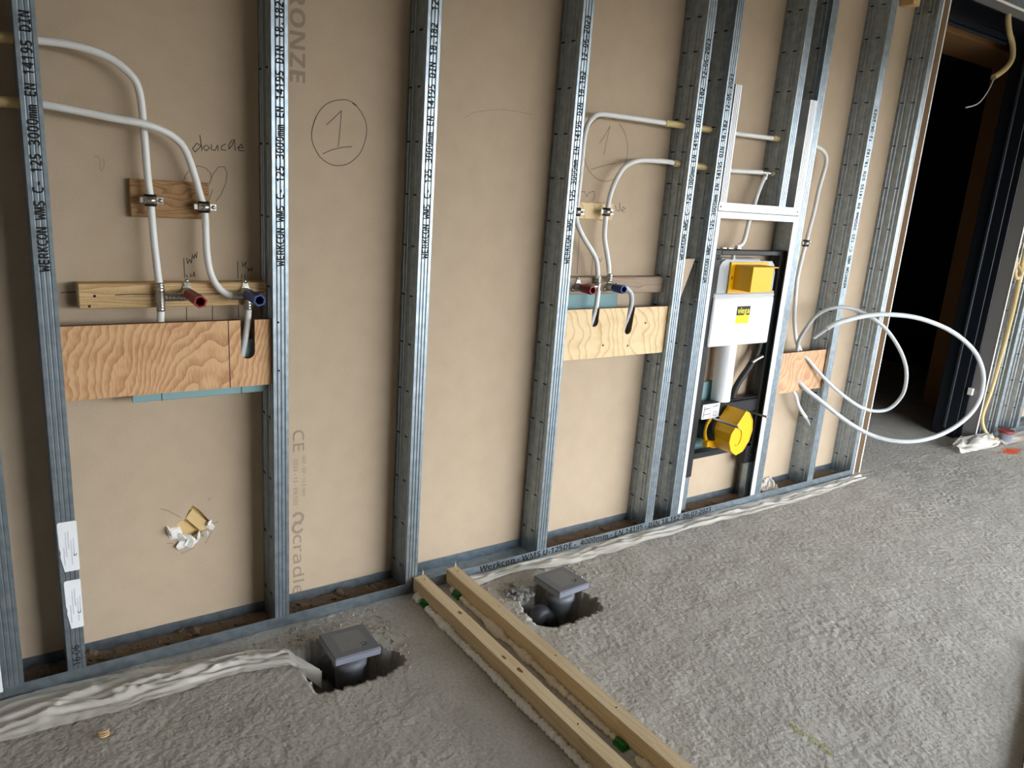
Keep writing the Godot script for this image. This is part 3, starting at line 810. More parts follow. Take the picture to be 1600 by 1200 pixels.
func build_doorway():
	# right-hand continuation of the wall: jamb, lintel, frame
	struct("wall_jamb", bx(Vector3(5.657, 0.0, -0.09), Vector3(5.670, 2.70, -0.001)), M.reveal)
	struct("trim_1", bx(Vector3(5.655, 0.0, -0.002), Vector3(5.668, 2.70, 0.001)), M.gypsum)
	struct("wall_lintel", bx(Vector3(4.235, 2.689, -0.09), Vector3(5.657, 2.702, -0.001)), M.reveal)
	struct("trim_2", bx(Vector3(4.235, 2.687, -0.002), Vector3(5.657, 2.70, 0.001)), M.gypsum)
	struct("wall_above", bx(Vector3(4.235, 2.702, -0.125), Vector3(7.6, 2.95, -0.01)), M.reveal)
	struct("trim_3", bx(Vector3(4.235, 2.702, -0.012), Vector3(5.9, 2.75, -0.002), 0.001), M.zinc)
	var f := Geo.new()
	f.box(Vector3(5.650, 0.0, -0.13), Vector3(5.70, 2.70, -0.09), 0.003)
	f.box(Vector3(5.640, 0.0, -0.20), Vector3(5.70, 2.70, -0.13), 0.003)
	f.box(Vector3(5.648, 0.0, -0.30), Vector3(5.70, 2.70, -0.20), 0.003)
	f.box(Vector3(4.235, 2.686, -0.30), Vector3(5.70, 2.80, -0.09), 0.003)
	f.box(Vector3(4.235, 2.650, -0.34), Vector3(5.65, 2.686, -0.30), 0.004)
	f.box(Vector3(4.235, 0.0, -0.30), Vector3(4.243, 2.69, -0.137))
	struct("door_1", f, M.navy)
	var e := Geo.new()
	e.box(Vector3(5.628, 0.06, -0.215), Vector3(5.642, 2.66, -0.198), 0.002)
	e.box(Vector3(4.243, 2.640, -0.352), Vector3(5.628, 2.652, -0.338), 0.002)
	struct("trim_4", e, M.navy_edge)
	var p := obj("white_plug", bx(Vector3(5.628, 0.335, -0.105), Vector3(5.652, 0.385, -0.07), 0.003), M.gypsum)
	tag(p, "small white foam block stuck on the dark door jamb inside the big pipe loop", "block")
	var c := thing("timber_post", "dim brown timber panel standing in the dark room behind the doorway", "panel", Vector3(6.5, 0, -0.66))
	obj("panel_face", bx(Vector3(6.43, 0.0, -0.78), Vector3(6.60, 2.795, -0.55), 0.003), M.clt, c)
	var l := thing("timber_beam", "dim brown timber beam under the ceiling of the dark room", "beam", Vector3(5.5, 2.66, -0.65))
	obj("beam_body", bx(Vector3(4.3, 2.655, -0.83), Vector3(6.9, 2.80, -0.47), 0.003), M.clt, l)
	# the stud wall right of the doorway
	struct("wall_far", bx(Vector3(5.67, 0.005, -0.1375), Vector3(7.6, 2.70, -0.125)), M.paper)
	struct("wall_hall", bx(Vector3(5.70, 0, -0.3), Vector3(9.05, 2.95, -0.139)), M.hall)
	var k := build_track(5.67, 7.59, "floor track of the far stud wall right of the doorway")
	for x in [[5.932, 0.05, "first steel stud right of the doorway, behind the beige conduit"], [6.296, 0.05, "second steel stud right of the doorway at the right picture edge"]]:
		build_stud(x[0], x[1], 0.006, x[2], -1.0, 0.0, 0.2)
	var y := obj("beige_conduit", pipe([Vector3(5.861, 1.75, -0.055), Vector3(5.871, 1.480, -0.050), Vector3(5.888, 1.265, -0.050), Vector3(5.915, 1.044, -0.050), Vector3(5.912, 0.771, -0.050), Vector3(5.89, 0.542, -0.050), Vector3(5.862, 0.332, -0.050), Vector3(5.810, 0.175, -0.045), Vector3(5.803, 0.095, -0.020), Vector3(5.813, 0.05, 0.015), Vector3(5.85, 0.02, 0.04), Vector3(5.90, 0.016, 0.05)], 0.0125), M.sheath)
	tag(y, "long beige conduit running down to the floor right of the doorway", "conduit")
	y = obj("beige_conduit", pipe([Vector3(5.77, 1.42, -0.01), Vector3(5.80, 1.36, -0.01), Vector3(5.86, 1.345, 0.0), Vector3(5.90, 1.36, 0.0)], 0.012), M.sheath)
	tag(y, "short beige conduit stub crossing above the looped one by the doorway", "conduit")
	y = obj("beige_conduit", pipe([Vector3(5.735, 1.30, -0.03), Vector3(5.752, 1.21, -0.03), Vector3(5.79, 1.16, -0.025), Vector3(5.835, 1.19, -0.02), Vector3(5.86, 1.28, -0.085), Vector3(5.87, 1.40, -0.085)], 0.012), M.sheath)
	tag(y, "beige conduit bent in a hanging loop right of the doorway", "conduit")
	var d := thing("drain_stub", "grey drain stub with dark red cap beside the far stud wall", "drain pipe", Vector3(5.95, 0, 0.075))
	var g := Geo.new()
	g.lathe([Vector2(0.042, -0.01), Vector2(0.042, 0.052), Vector2(0.046, 0.056), Vector2(0.046, 0.068)], Vector3(5.95, 0, 0.075), Vector3(0, 1, 0), 20)
	obj("pipe_stub", g, M.drain_edge, d)
	g = Geo.new()
	g.lathe([Vector2(0.048, 0.066), Vector2(0.050, 0.070), Vector2(0.050, 0.084), Vector2(0.046, 0.088), Vector2(0.040, 0.080), Vector2(0, 0.080)], Vector3(5.95, 0, 0.075), Vector3(0, 1, 0), 20)
	obj("pipe_cap", g, M.cap_red, d)
	var q := thing("hanging_conduit", "curved beige conduit with a bare wire hanging out of the door lintel", "conduit", Vector3(5.07, 2.69, -0.06))
	obj("conduit_tube", pipe([Vector3(5.04, 2.72, -0.09), Vector3(5.045, 2.66, -0.085), Vector3(5.075, 2.59, -0.075), Vector3(5.107, 2.53, -0.06), Vector3(5.092, 2.450, -0.040), Vector3(5.013, 2.382, -0.030), Vector3(4.878, 2.318, -0.020)], 0.0155, 12, 0.75), M.sheath, q)
	obj("bare_wire", pipe([Vector3(4.89, 2.325, -0.02), Vector3(4.839, 2.254, -0.010), Vector3(4.759, 2.181, 0.0), Vector3(4.699, 2.147, 0.0), Vector3(4.579, 2.119, 0.010)], 0.0035, 8), M.grey_pipe, q)

func board_with_slots(lo: Vector3, hi: Vector3, slots: Array) -> PackedVector2Array:   # outline in x, y with round-ended slots cut from the top edge: [x, half width, bottom, lean]
	var p := PackedVector2Array([Vector2(lo.x, hi.y), Vector2(lo.x, lo.y), Vector2(hi.x, lo.y), Vector2(hi.x, hi.y)])
	var back := slots.duplicate()
	back.reverse()
	for s in back:
		p.append(Vector2(s[0] + s[1] + s[3], hi.y))
		for k in 9:
			var a := -PI * k / 8.0
			p.append(Vector2(s[0] + s[1] * cos(a), s[2] + s[1] + s[1] * sin(a)))
		p.append(Vector2(s[0] - s[1] + s[3], hi.y))
	return p

func plywood(called_label: String, lo: Vector3, hi: Vector3, slots: Array, m: Material) -> Node3D:
	var t := thing("plywood_panel", called_label, "plywood", Vector3(lo.x, lo.y, lo.z))
	var poly := board_with_slots(lo, hi, slots)
	var g := Geo.new()
	g.prism(poly, hi.z - 0.0015, hi.z)
	obj("face_veneer", g, m, t)
	g = Geo.new()
	g.prism(poly, lo.z, hi.z - 0.0015)
	obj("ply_core", g, M.ply_edge, t)
	return t

func clip(p: Vector3, back: float, label: String):
	var t := thing("pipe_clip", label, "pipe clip", p, "pipe clips with rubber lining")
	var g := Geo.new()
	g.lathe([Vector2(0.0125, -0.016), Vector2(0.016, -0.016), Vector2(0.0165, 0), Vector2(0.016, 0.016), Vector2(0.0125, 0.016)], p, Vector3(0, 1, 0), 20)
	obj("rubber_lining", g, M.black, t)
	g = Geo.new()
	g.lathe([Vector2(0.0165, -0.010), Vector2(0.0182, -0.010), Vector2(0.0182, 0.010), Vector2(0.0165, 0.010)], p, Vector3(0, 1, 0), 20)
	g.box(p + Vector3(0.012, -0.010, -0.006), p + Vector3(0.034, 0.010, -0.002), 0.001)
	g.box(p + Vector3(0.012, -0.010, 0.002), p + Vector3(0.034, 0.010, 0.006), 0.001)
	g.box(p + Vector3(-0.028, -0.008, -0.003), p + Vector3(-0.014, 0.008, 0.003), 0.001)
	obj("steel_band", g, M.chrome, t)
	g = Geo.new()
	g.lathe([Vector2(0, 0.004), Vector2(0.005, 0.003), Vector2(0.006, 0), Vector2(0.004, -0.012), Vector2(0, -0.012)], p + Vector3(0.025, 0, 0.008), Vector3(0, 0, 1), 12)
	obj("clip_screw", g, M.chrome, t)
	g = Geo.new()
	g.lathe([Vector2(0.004, 0), Vector2(0.004, p.z - back)], Vector3(p.x, p.y, back), Vector3(0, 0, 1), 8)
	obj("threaded_stud", g, M.steel, t)

func fitting(g: Geo, at: Vector3, axis: Vector3, length: float):   # crimped sleeve with ribs
	g.lathe([Vector2(0.009, 0), Vector2(0.0115, 0.001), Vector2(0.0115, length * 0.25), Vector2(0.0105, length * 0.3), Vector2(0.0125, length * 0.36), Vector2(0.0125, length * 0.5), Vector2(0.0105, length * 0.55), Vector2(0.0125, length * 0.62), Vector2(0.0125, length * 0.78), Vector2(0.0105, length * 0.83), Vector2(0.012, length * 0.9), Vector2(0.012, length), Vector2(0.008, length)], at, axis, 16)

func valve(p: Vector3, z_end: float, cap: Material, label: String, ports: Array):
	var t := thing("water_tap_stub", label, "wall outlet", p)
	var g := Geo.new()      # three-eared wall plate
	var ears := PackedVector2Array()
	for k in 36:
		var a := TAU * k / 36.0 + PI / 2
		var r := 0.016 + 0.021 * pow(maxf(0.0, cos(1.5 * (fmod(a - PI / 2 + PI / 3, TAU / 3) - PI / 3))), 7.0)
		ears.append(Vector2(p.x + r * cos(a), p.y + 0.006 + r * sin(a)))
	g.prism(ears, p.z - 0.002, p.z + 0.003)
	for k in 3:
		var a := TAU * k / 3.0 + PI / 2
		g.lathe([Vector2(0.0065, 0.003), Vector2(0.0065, 0.006), Vector2(0, 0.006)], Vector3(p.x + 0.030 * cos(a), p.y + 0.006 + 0.030 * sin(a), p.z), Vector3(0, 0, 1), 10)
	obj("wall_plate", g, M.chrome, t)
	g = Geo.new()
	g.lathe([Vector2(0.017, 0), Vector2(0.017, 0.014), Vector2(0.0145, 0.016), Vector2(0.0145, 0.030), Vector2(0, 0.030)], p + Vector3(0, 0, 0.003), Vector3(0, 0, 1), 18)
	for q in ports:
		fitting(g, p + Vector3(0, 0, 0.018) + q[0], q[1], q[2])
	obj("valve_body", g, M.steel, t)
	g = Geo.new()
	var R := 0.0185
	var r := 0.0135
	var z0 := p.z + 0.028
	for k in 6:
		var a := TAU * k / 6.0 + 0.2
		var b := TAU * (k + 1) / 6.0 + 0.2
		var A := Vector3(p.x + cos(a) * R, p.y + sin(a) * R, 0)
		var B := Vector3(p.x + cos(b) * R, p.y + sin(b) * R, 0)
		var C := Vector3(p.x + cos(a) * r, p.y + sin(a) * r, 0)
		var D := Vector3(p.x + cos(b) * r, p.y + sin(b) * r, 0)
		var s := Vector3(0.9, 0.9, 1)
		var mid := Vector3(p.x, p.y, 0)
		var e := Vector3(0, 0, z_end)
		var f := Vector3(0, 0, z0)
		g.quad(mid + (A - mid) * 0.9 + f, mid + (B - mid) * 0.9 + f, B + e, A + e)
		g.quad(A + e, B + e, D + e, C + e)
		g.quad(D + e, D + Vector3(0, 0, z_end - 0.05), C + Vector3(0, 0, z_end - 0.05), C + e)
		g.tri(mid + Vector3(0, 0, z_end - 0.05), C + Vector3(0, 0, z_end - 0.05), D + Vector3(0, 0, z_end - 0.05))
	obj("plastic_cap", g, cap, t)

func pipe_thing(label: String, pts: Array, m: Material, r := 0.010, called := "water_pipe", cat := "pipe", group := "") -> MeshInstance3D:
	var o := obj(called, pipe(pts, r, 14), m)
	tag(o, label, cat, group)
	return o

func build_shower():
	var t := thing("wood_block", "brown wooden block carrying two pipe clips above the shower taps", "wood block", Vector3(0.36, 1.355, -0.125))
	obj("block_body", bx(Vector3(0.361, 1.355, -0.124), Vector3(0.572, 1.459, -0.102), 0.002), M.brown_pine, t)
	t = thing("wood_plank", "thick pale pine plank with a dark crack behind the shower taps", "plank", Vector3(0.213, 1.1, -0.125))
	obj("plank_body", bx(Vector3(0.214, 1.102, -0.124), Vector3(0.738, 1.172, -0.07), 0.003), M.pine, t)
	var g := Geo.new()
	g.stroke([Vector2(0.305, 1.140), Vector2(0.345, 1.1415), Vector2(0.43, 1.141), Vector2(0.50, 1.140), Vector2(0.60, 1.139), Vector2(0.69, 1.141), Vector2(0.715, 1.142), Vector2(0.73, 1.149)], 0.0022, -0.0697)
	obj("wood_crack", g, M.black, t)
	for p in [Vector2(0.254, 1.138), Vector2(0.240, 1.110)]:
		g = Geo.new()
		g.lathe([Vector2(0, 0.001), Vector2(0.003, 0.001), Vector2(0.004, 0)], Vector3(p.x, p.y, -0.07), Vector3(0, 0, 1), 10)
		obj("screw", g, M.rubber, t)
	var ply := plywood("wide reddish plywood panel with wavy grain and one slot, under the shower taps", Vector3(0.162, 0.858, -0.038), Vector3(0.724, 1.065, -0.02), [[0.654, 0.021, 0.945, 0.0]], M.ply_red)
	g = Geo.new()
	g.stroke([Vector2(0.597, 1.0645), Vector2(0.598, 0.95), Vector2(0.599, 0.859)], 0.0022, -0.0195)
	obj("panel_seam", g, M.ink, ply)
	t = thing("green_board_strip", "blue-green board strip showing below the reddish plywood panel", "board", Vector3(0.331, 0.828, -0.05))
	obj("board_body", bx(Vector3(0.331, 0.828, -0.062), Vector3(0.715, 1.0, -0.0495), 0.002), M.teal, t)
	for x in [0.41, 0.64]:
		g = Geo.new()
		g.stroke([Vector2(x, 0.828), Vector2(x, 0.86)], 0.0025, -0.0490)
		obj("board_joint", g, M.ink, t)

	pipe_thing("beige pipe sheath entering at the upper left, the higher one", [Vector3(-1.15, 1.76, -0.06), Vector3(-0.3, 1.766, -0.06), Vector3(0.06, 1.772, -0.06), Vector3(0.165, 1.778, -0.06)], M.sheath, 0.0135, "pipe_sheath", "pipe sheath")
	pipe_thing("beige pipe sheath entering at the left, the lower one", [Vector3(-1.15, 1.61, -0.06), Vector3(-0.3, 1.618, -0.06), Vector3(0.049, 1.624, -0.06), Vector3(0.16, 1.627, -0.057)], M.sheath, 0.0135, "pipe_sheath", "pipe sheath")
	pipe_thing("white shower pipe curving down to the brass tee beside the red cap", [Vector3(0.13,1.778,-0.060),Vector3(0.171,1.779,-0.060),Vector3(0.222,1.780,-0.060),Vector3(0.278,1.774,-0.060),Vector3(0.322,1.762,-0.062),Vector3(0.359,1.739,-0.064),Vector3(0.384,1.711,-0.066),Vector3(0.395,1.669,-0.072),Vector3(0.400,1.595,-0.078),Vector3(0.403,1.477,-0.073),Vector3(0.407,1.409,-0.070),Vector3(0.410,1.304,-0.065),Vector3(0.415,1.197,-0.052),Vector3(0.418,1.172,-0.050)], M.pipe)
	pipe_thing("short white pipe stub from the shower tee down behind the reddish plywood", [Vector3(0.418,1.100,-0.050),Vector3(0.415,1.050,-0.050),Vector3(0.411,0.98,-0.055)], M.pipe)
	pipe_thing("white shower pipe crossing in front of its neighbour and bending to the blue cap", [Vector3(0.12,1.630,-0.056),Vector3(0.164,1.628,-0.055),Vector3(0.239,1.621,-0.050),Vector3(0.327,1.611,-0.045),Vector3(0.388,1.606,-0.045),Vector3(0.436,1.595,-0.050),Vector3(0.478,1.574,-0.058),Vector3(0.503,1.545,-0.065),Vector3(0.524,1.486,-0.070),Vector3(0.540,1.425,-0.072),Vector3(0.551,1.380,-0.070),Vector3(0.551,1.307,-0.065),Vector3(0.552,1.252,-0.060),Vector3(0.560,1.197,-0.054),Vector3(0.580,1.159,-0.050),Vector3(0.605,1.139,-0.050),Vector3(0.626,1.134,-0.050)], M.pipe)
	pipe_thing("white pipe hanging from the blue shower tap into the plywood slot", [Vector3(0.665,1.092,-0.050),Vector3(0.663,1.060,-0.050),Vector3(0.657,1.020,-0.050),Vector3(0.649,0.969,-0.053),Vector3(0.640,0.925,-0.056)], M.pipe)
	clip(Vector3(0.407, 1.404, -0.07), -0.102, "pipe clip on the brown block, left one holding the straight pipe")
	clip(Vector3(0.549, 1.392, -0.07), -0.102, "pipe clip at the right end of the brown block")
	valve(Vector3(0.494, 1.143, -0.068), 0.098, M.red, "shower tap stub with long dark red hexagonal cap", [])
	valve(Vector3(0.662, 1.140, -0.068), 0.078, M.blue, "shower tap stub with long blue hexagonal cap", [[Vector3(-0.010, -0.006, 0), Vector3(-1, 0, 0), 0.034], [Vector3(0.003, -0.012, 0), Vector3(0, -1, 0), 0.034]])
	t = thing("tee_fitting", "ribbed metal tee fitting joining the white pipe to the red shower tap", "fitting", Vector3(0.418, 1.135, -0.05))
	g = Geo.new()
	fitting(g, Vector3(0.418, 1.178, -0.05), Vector3(0, -1, 0), 0.034)
	fitting(g, Vector3(0.418, 1.094, -0.05), Vector3(0, 1, 0), 0.032)
	obj("tee_sleeve", g, M.chrome, t)
	g = Geo.new()
	g.lathe([Vector2(0.0135, -0.016), Vector2(0.0135, 0.016)], Vector3(0.418, 1.135, -0.05), Vector3(0, 1, 0), 16)
	fitting(g, Vector3(0.425, 1.135, -0.05), Vector3(1, 0, 0), 0.034)
	fitting(g, Vector3(0.459, 1.135, -0.05), Vector3(1, 0, 0), 0.030)
	obj("tee_body", g, M.steel, t)

func build_basin():
	var t := thing("wood_block", "pale wooden block carrying two pipe clips above the basin taps", "wood block", Vector3(1.96, 1.41, -0.125))
	obj("block_body", bx(Vector3(1.945, 1.41, -0.124), Vector3(2.155, 1.475, -0.102), 0.002), M.ply_pale, t)
	t = thing("wood_plank", "weathered greyish plank behind the basin taps", "plank", Vector3(1.9, 1.112, -0.125))
	obj("plank_body", bx(Vector3(1.88, 1.112, -0.124), Vector3(2.482, 1.180, -0.07), 0.003), M.grey_pine, t)
	t = thing("green_board_strip", "blue-green board piece on the wall between basin taps and pale plywood", "board", Vector3(1.9, 0.9, -0.125))
	obj("board_body", bx(Vector3(1.88, 0.90, -0.124), Vector3(2.236, 1.125, -0.108), 0.002), M.teal, t)
	var ply := plywood("pale plywood panel with two slots under the basin taps", Vector3(1.886, 0.853, -0.038), Vector3(2.456, 1.059, -0.02), [[2.043, 0.019, 0.985, 0.0], [2.232, 0.020, 0.945, 0.008]], M.ply_pale)
	var g := Geo.new()
	for p in [Vector2(2.33, 0.99), Vector2(2.10, 0.905), Vector2(2.24, 0.895)]:
		g = Geo.new()
		g.lathe([Vector2(0, 0.0006), Vector2(0.004, 0.0005), Vector2(0.0055, 0)], Vector3(p.x, p.y, -0.02), Vector3(0, 0, 1), 8)
		obj("wood_knot", g, M.knot, ply)
	t = thing("board_offcut", "wedge-shaped brown plasterboard offcut leaning between two studs beside the toilet frame", "offcut", Vector3(2.56, 1.0, -0.08))
	g = Geo.new()
	g.prism(PackedVector2Array([Vector2(2.512, 1.262), Vector2(2.602, 1.264), Vector2(2.515, 1.02)]), -0.045, -0.033)
	obj("offcut_body", g, M.paper, t)

	pipe_thing("white basin pipe bending tightly beside the stud down to the red cap", [Vector3(2.376,1.809,-0.060),Vector3(2.203,1.809,-0.060),Vector3(2.071,1.808,-0.060),Vector3(2.006,1.806,-0.060),Vector3(1.972,1.794,-0.060),Vector3(1.947,1.766,-0.060),Vector3(1.936,1.734,-0.060),Vector3(1.932,1.690,-0.060),Vector3(1.933,1.608,-0.062),Vector3(1.936,1.488,-0.068),Vector3(1.934,1.439,-0.070),Vector3(1.941,1.402,-0.070),Vector3(1.958,1.366,-0.065),Vector3(1.984,1.330,-0.060),Vector3(2.022,1.286,-0.055),Vector3(2.046,1.248,-0.050),Vector3(2.063,1.181,-0.050)], M.pipe)
	pipe_thing("white pipe from the red basin tap into the left plywood slot", [Vector3(2.068,1.130,-0.046),Vector3(2.066,1.10,-0.045),Vector3(2.060,1.055,-0.042),Vector3(2.050,1.02,-0.042),Vector3(2.043,0.975,-0.05)], M.pipe)
	pipe_thing("beige sheath on the upper pipe run between basin and toilet frame", [Vector3(2.350,1.809,-0.060),Vector3(2.436,1.810,-0.060),Vector3(2.505,1.810,-0.060),Vector3(2.69,1.809,-0.060)], M.sheath, 0.0135, "pipe_sheath", "pipe sheath")
	pipe_thing("long white upper pipe running behind the toilet header and down to the small plywood", [Vector3(2.66,1.809,-0.060),Vector3(2.791,1.811,-0.060),Vector3(2.967,1.813,-0.060),Vector3(3.154,1.815,-0.060),Vector3(3.312,1.814,-0.060),Vector3(3.388,1.806,-0.060),Vector3(3.442,1.792,-0.060),Vector3(3.472,1.769,-0.060),Vector3(3.483,1.735,-0.060),Vector3(3.476,1.694,-0.060),Vector3(3.466,1.607,-0.065),Vector3(3.465,1.504,-0.070),Vector3(3.461,1.344,-0.085),Vector3(3.441,1.264,-0.080),Vector3(3.425,1.167,-0.075),Vector3(3.430,1.053,-0.070),Vector3(3.441,0.953,-0.065),Vector3(3.477,0.851,-0.060),Vector3(3.527,0.784,-0.055),Vector3(3.564,0.724,-0.050)], M.pipe)
	pipe_thing("white basin pipe in a wide bend down to the blue cap", [Vector3(2.440,1.657,-0.060),Vector3(2.383,1.660,-0.060),Vector3(2.269,1.656,-0.060),Vector3(2.210,1.647,-0.060),Vector3(2.155,1.622,-0.060),Vector3(2.117,1.572,-0.060),Vector3(2.098,1.516,-0.064),Vector3(2.094,1.466,-0.068),Vector3(2.091,1.443,-0.070),Vector3(2.088,1.408,-0.068),Vector3(2.087,1.342,-0.062),Vector3(2.101,1.282,-0.055),Vector3(2.114,1.230,-0.050),Vector3(2.119,1.200,-0.050)], M.pipe)
	pipe_thing("beige sheath on the lower pipe run between basin and toilet frame", [Vector3(2.425,1.657,-0.060),Vector3(2.510,1.657,-0.060),Vector3(2.565,1.656,-0.060),Vector3(2.69,1.652,-0.060)], M.sheath, 0.0135, "pipe_sheath", "pipe sheath")
	pipe_thing("white lower pipe behind the toilet header ending at the metal tee", [Vector3(2.66,1.653,-0.060),Vector3(2.786,1.653,-0.060),Vector3(2.890,1.656,-0.060),Vector3(3.01,1.660,-0.060)], M.pipe)
	pipe_thing("short beige sheath around the pipe stub right of the metal tee", [Vector3(3.06,1.660,-0.060),Vector3(3.10,1.660,-0.060),Vector3(3.27,1.661,-0.060)], M.grey_pipe, 0.010, "pipe_sheath", "pipe sheath")
	for y in [1.815, 1.661]:
		pipe_thing("brass coloured sheath end at the short stud over the header, %s one" % ["upper" if y > 1.7 else "lower"], [Vector3(3.045 if y > 1.7 else 3.075, y, -0.06), Vector3(3.10, y, -0.06), Vector3(3.16, y, -0.06)], M.sheath, 0.0125, "pipe_sheath", "pipe sheath")
	pipe_thing("white pipe from the metal tee down to the top of the cistern", [Vector3(3.035,1.645,-0.060),Vector3(3.015,1.610,-0.060),Vector3(2.995,1.557,-0.060),Vector3(2.981,1.499,-0.060),Vector3(2.959,1.425,-0.058),Vector3(2.948,1.367,-0.056),Vector3(2.932,1.332,-0.055),Vector3(2.895,1.318,-0.055)], M.pipe)
	pipe_thing("white pipe curling from the blue basin tap into the right plywood slot", [Vector3(2.160,1.150,-0.046),Vector3(2.191,1.145,-0.040),Vector3(2.215,1.138,-0.036),Vector3(2.237,1.120,-0.035),Vector3(2.248,1.096,-0.035),Vector3(2.251,1.057,-0.038),Vector3(2.242,1.012,-0.042),Vector3(2.232,0.966,-0.05),Vector3(2.230,0.929,-0.055)], M.grey_pipe)
	clip(Vector3(1.937, 1.437, -0.07), -0.102, "pipe clip on the pale block, half hidden by the stud")
	clip(Vector3(2.090, 1.443, -0.07), -0.102, "pipe clip on the right part of the pale block")
	clip(Vector3(3.461, 1.344, -0.085), -0.125, "pipe clip on bare plasterboard right of the toilet frame")
	valve(Vector3(1.975, 1.142, -0.068), 0.028, M.red, "basin tap stub with dark red hexagonal cap next to the stud", [])
	valve(Vector3(2.146, 1.142, -0.068), 0.021, M.blue, "basin tap stub with blue hexagonal cap", [[Vector3(-0.02, 0.022, 0), Vector3(0, 1, 0), 0.036]])
	t = thing("tee_fitting", "ribbed metal tee fitting above the red basin tap", "fitting", Vector3(2.067, 1.15, -0.05))
	g = Geo.new()
	fitting(g, Vector3(2.065, 1.190, -0.05), Vector3(0, -1, 0), 0.034)
	g.lathe([Vector2(0.0135, -0.016), Vector2(0.0135, 0.016)], Vector3(2.067, 1.145, -0.05), Vector3(0, 1, 0), 16)
	fitting(g, Vector3(2.06, 1.146, -0.05), Vector3(-1, 0, 0), 0.04)
	obj("tee_body", g, M.steel, t)
	t = thing("tee_fitting", "metal tee fitting on the lower pipe behind the toilet header", "fitting", Vector3(3.035, 1.66, -0.06))
	g = Geo.new()
	fitting(g, Vector3(3.002, 1.66, -0.06), Vector3(1, 0, 0), 0.032)
	fitting(g, Vector3(3.068, 1.66, -0.06), Vector3(-1, 0, 0), 0.032)
	fitting(g, Vector3(3.035, 1.628, -0.06), Vector3(0, 1, 0), 0.03)
	obj("tee_body", g, M.chrome, t)

func build_coils():
	plywood("small plywood square with two pipes coming through it", Vector3(3.322, 0.578, -0.038), Vector3(3.706, 0.792, -0.02), [], M.ply_small)
	pipe_thing("smaller grey pipe coil looping from behind the small plywood back into it", [Vector3(3.493,0.729,-0.050),Vector3(3.473,0.804,-0.040),Vector3(3.445,0.86,-0.020),Vector3(3.425,0.923,0.020),Vector3(3.433,0.984,0.050),Vector3(3.461,1.025,0.080),Vector3(3.506,1.048,0.120),Vector3(3.566,1.047,0.160),Vector3(3.636,1.024,0.200),Vector3(3.724,0.975,0.240),Vector3(3.824,0.904,0.260),Vector3(3.933,0.808,0.270),Vector3(4.031,0.705,0.260),Vector3(4.086,0.595,0.240),Vector3(4.095,0.521,0.210),Vector3(4.074,0.474,0.180),Vector3(4.032,0.458,0.150),Vector3(3.979,0.462,0.120),Vector3(3.900,0.490,0.100),Vector3(3.792,0.550,0.070),Vector3(3.700,0.618,0.030),Vector3(3.607,0.694,0.000),Vector3(3.545,0.745,-0.012),Vector3(3.52,0.765,-0.03)], M.grey_pipe, 0.0095, "pipe_coil", "pipe coil")
	var t := thing("pipe_coil", "large grey pipe coil sweeping past the doorway with a clear cut end", "pipe coil", Vector3(3.51, 0.62, -0.04))
	obj("outer_pipe", pipe([Vector3(3.500,0.640,-0.040),Vector3(3.520,0.612,-0.010),Vector3(3.556,0.581,0.010),Vector3(3.626,0.529,0.050),Vector3(3.694,0.471,0.100),Vector3(3.765,0.416,0.160),Vector3(3.831,0.376,0.220),Vector3(3.888,0.356,0.280),Vector3(3.945,0.353,0.340),Vector3(4.010,0.362,0.390),Vector3(4.090,0.383,0.430),Vector3(4.180,0.416,0.460),Vector3(4.260,0.459,0.480),Vector3(4.343,0.514,0.490),Vector3(4.400,0.579,0.490),Vector3(4.429,0.650,0.480),Vector3(4.425,0.714,0.470),Vector3(4.385,0.778,0.460),Vector3(4.306,0.846,0.450),Vector3(4.193,0.912,0.430),Vector3(4.050,0.969,0.410),Vector3(3.900,1.011,0.380),Vector3(3.777,1.033,0.360),Vector3(3.661,1.043,0.340),Vector3(3.553,1.045,0.320),Vector3(3.452,1.037,0.300),Vector3(3.356,1.019,0.280),Vector3(3.290,0.999,0.260),Vector3(3.262,0.975,0.240)], 0.0115, 14, 0.7), M.grey_pipe, t)
	obj("clear_liner", pipe([Vector3(3.29,0.992,0.252),Vector3(3.268,0.977,0.243),Vector3(3.238,0.955,0.235),Vector3(3.198,0.925,0.220)], 0.0075, 12, 0.8), M.clear, t)
	t = thing("pipe_tail", "short white pipe end hanging below the small plywood square", "pipe", Vector3(3.507, 0.608, -0.055))
	obj("outer_pipe", pipe([Vector3(3.48,0.66,-0.075),Vector3(3.500,0.60,-0.07),Vector3(3.538,0.545,-0.050),Vector3(3.580,0.484,-0.050),Vector3(3.623,0.438,-0.045),Vector3(3.660,0.408,-0.045)], 0.0095, 12), M.pipe, t)
	obj("inner_wire", pipe([Vector3(3.653,0.414,-0.045),Vector3(3.699,0.370,-0.045),Vector3(3.753,0.326,-0.045)], 0.006, 8), M.grey_pipe, t)
	t = thing("torn_film_piece", "crumpled clear plastic scrap in the floor track beside the last plywood", "plastic scrap", Vector3(3.42, 0.01, -0.06))
	var g := Geo.new()
	var n := noise(61, 14.0)
	for i in 10:
		for j in 6:
			var P := func(a: int, b: int) -> Vector3:
				var x := 3.36 + 0.014 * a + 0.006 * b
				return Vector3(x, 0.012 + 0.006 * b + 0.03 * absf(n.get_noise_2d(x * 2.0, b * 0.05)), -0.025 - 0.015 * b)
			g.quad(P.call(i, j), P.call(i + 1, j), P.call(i + 1, j + 1), P.call(i, j + 1))
	obj("scrap_sheet", g, M.film, t)

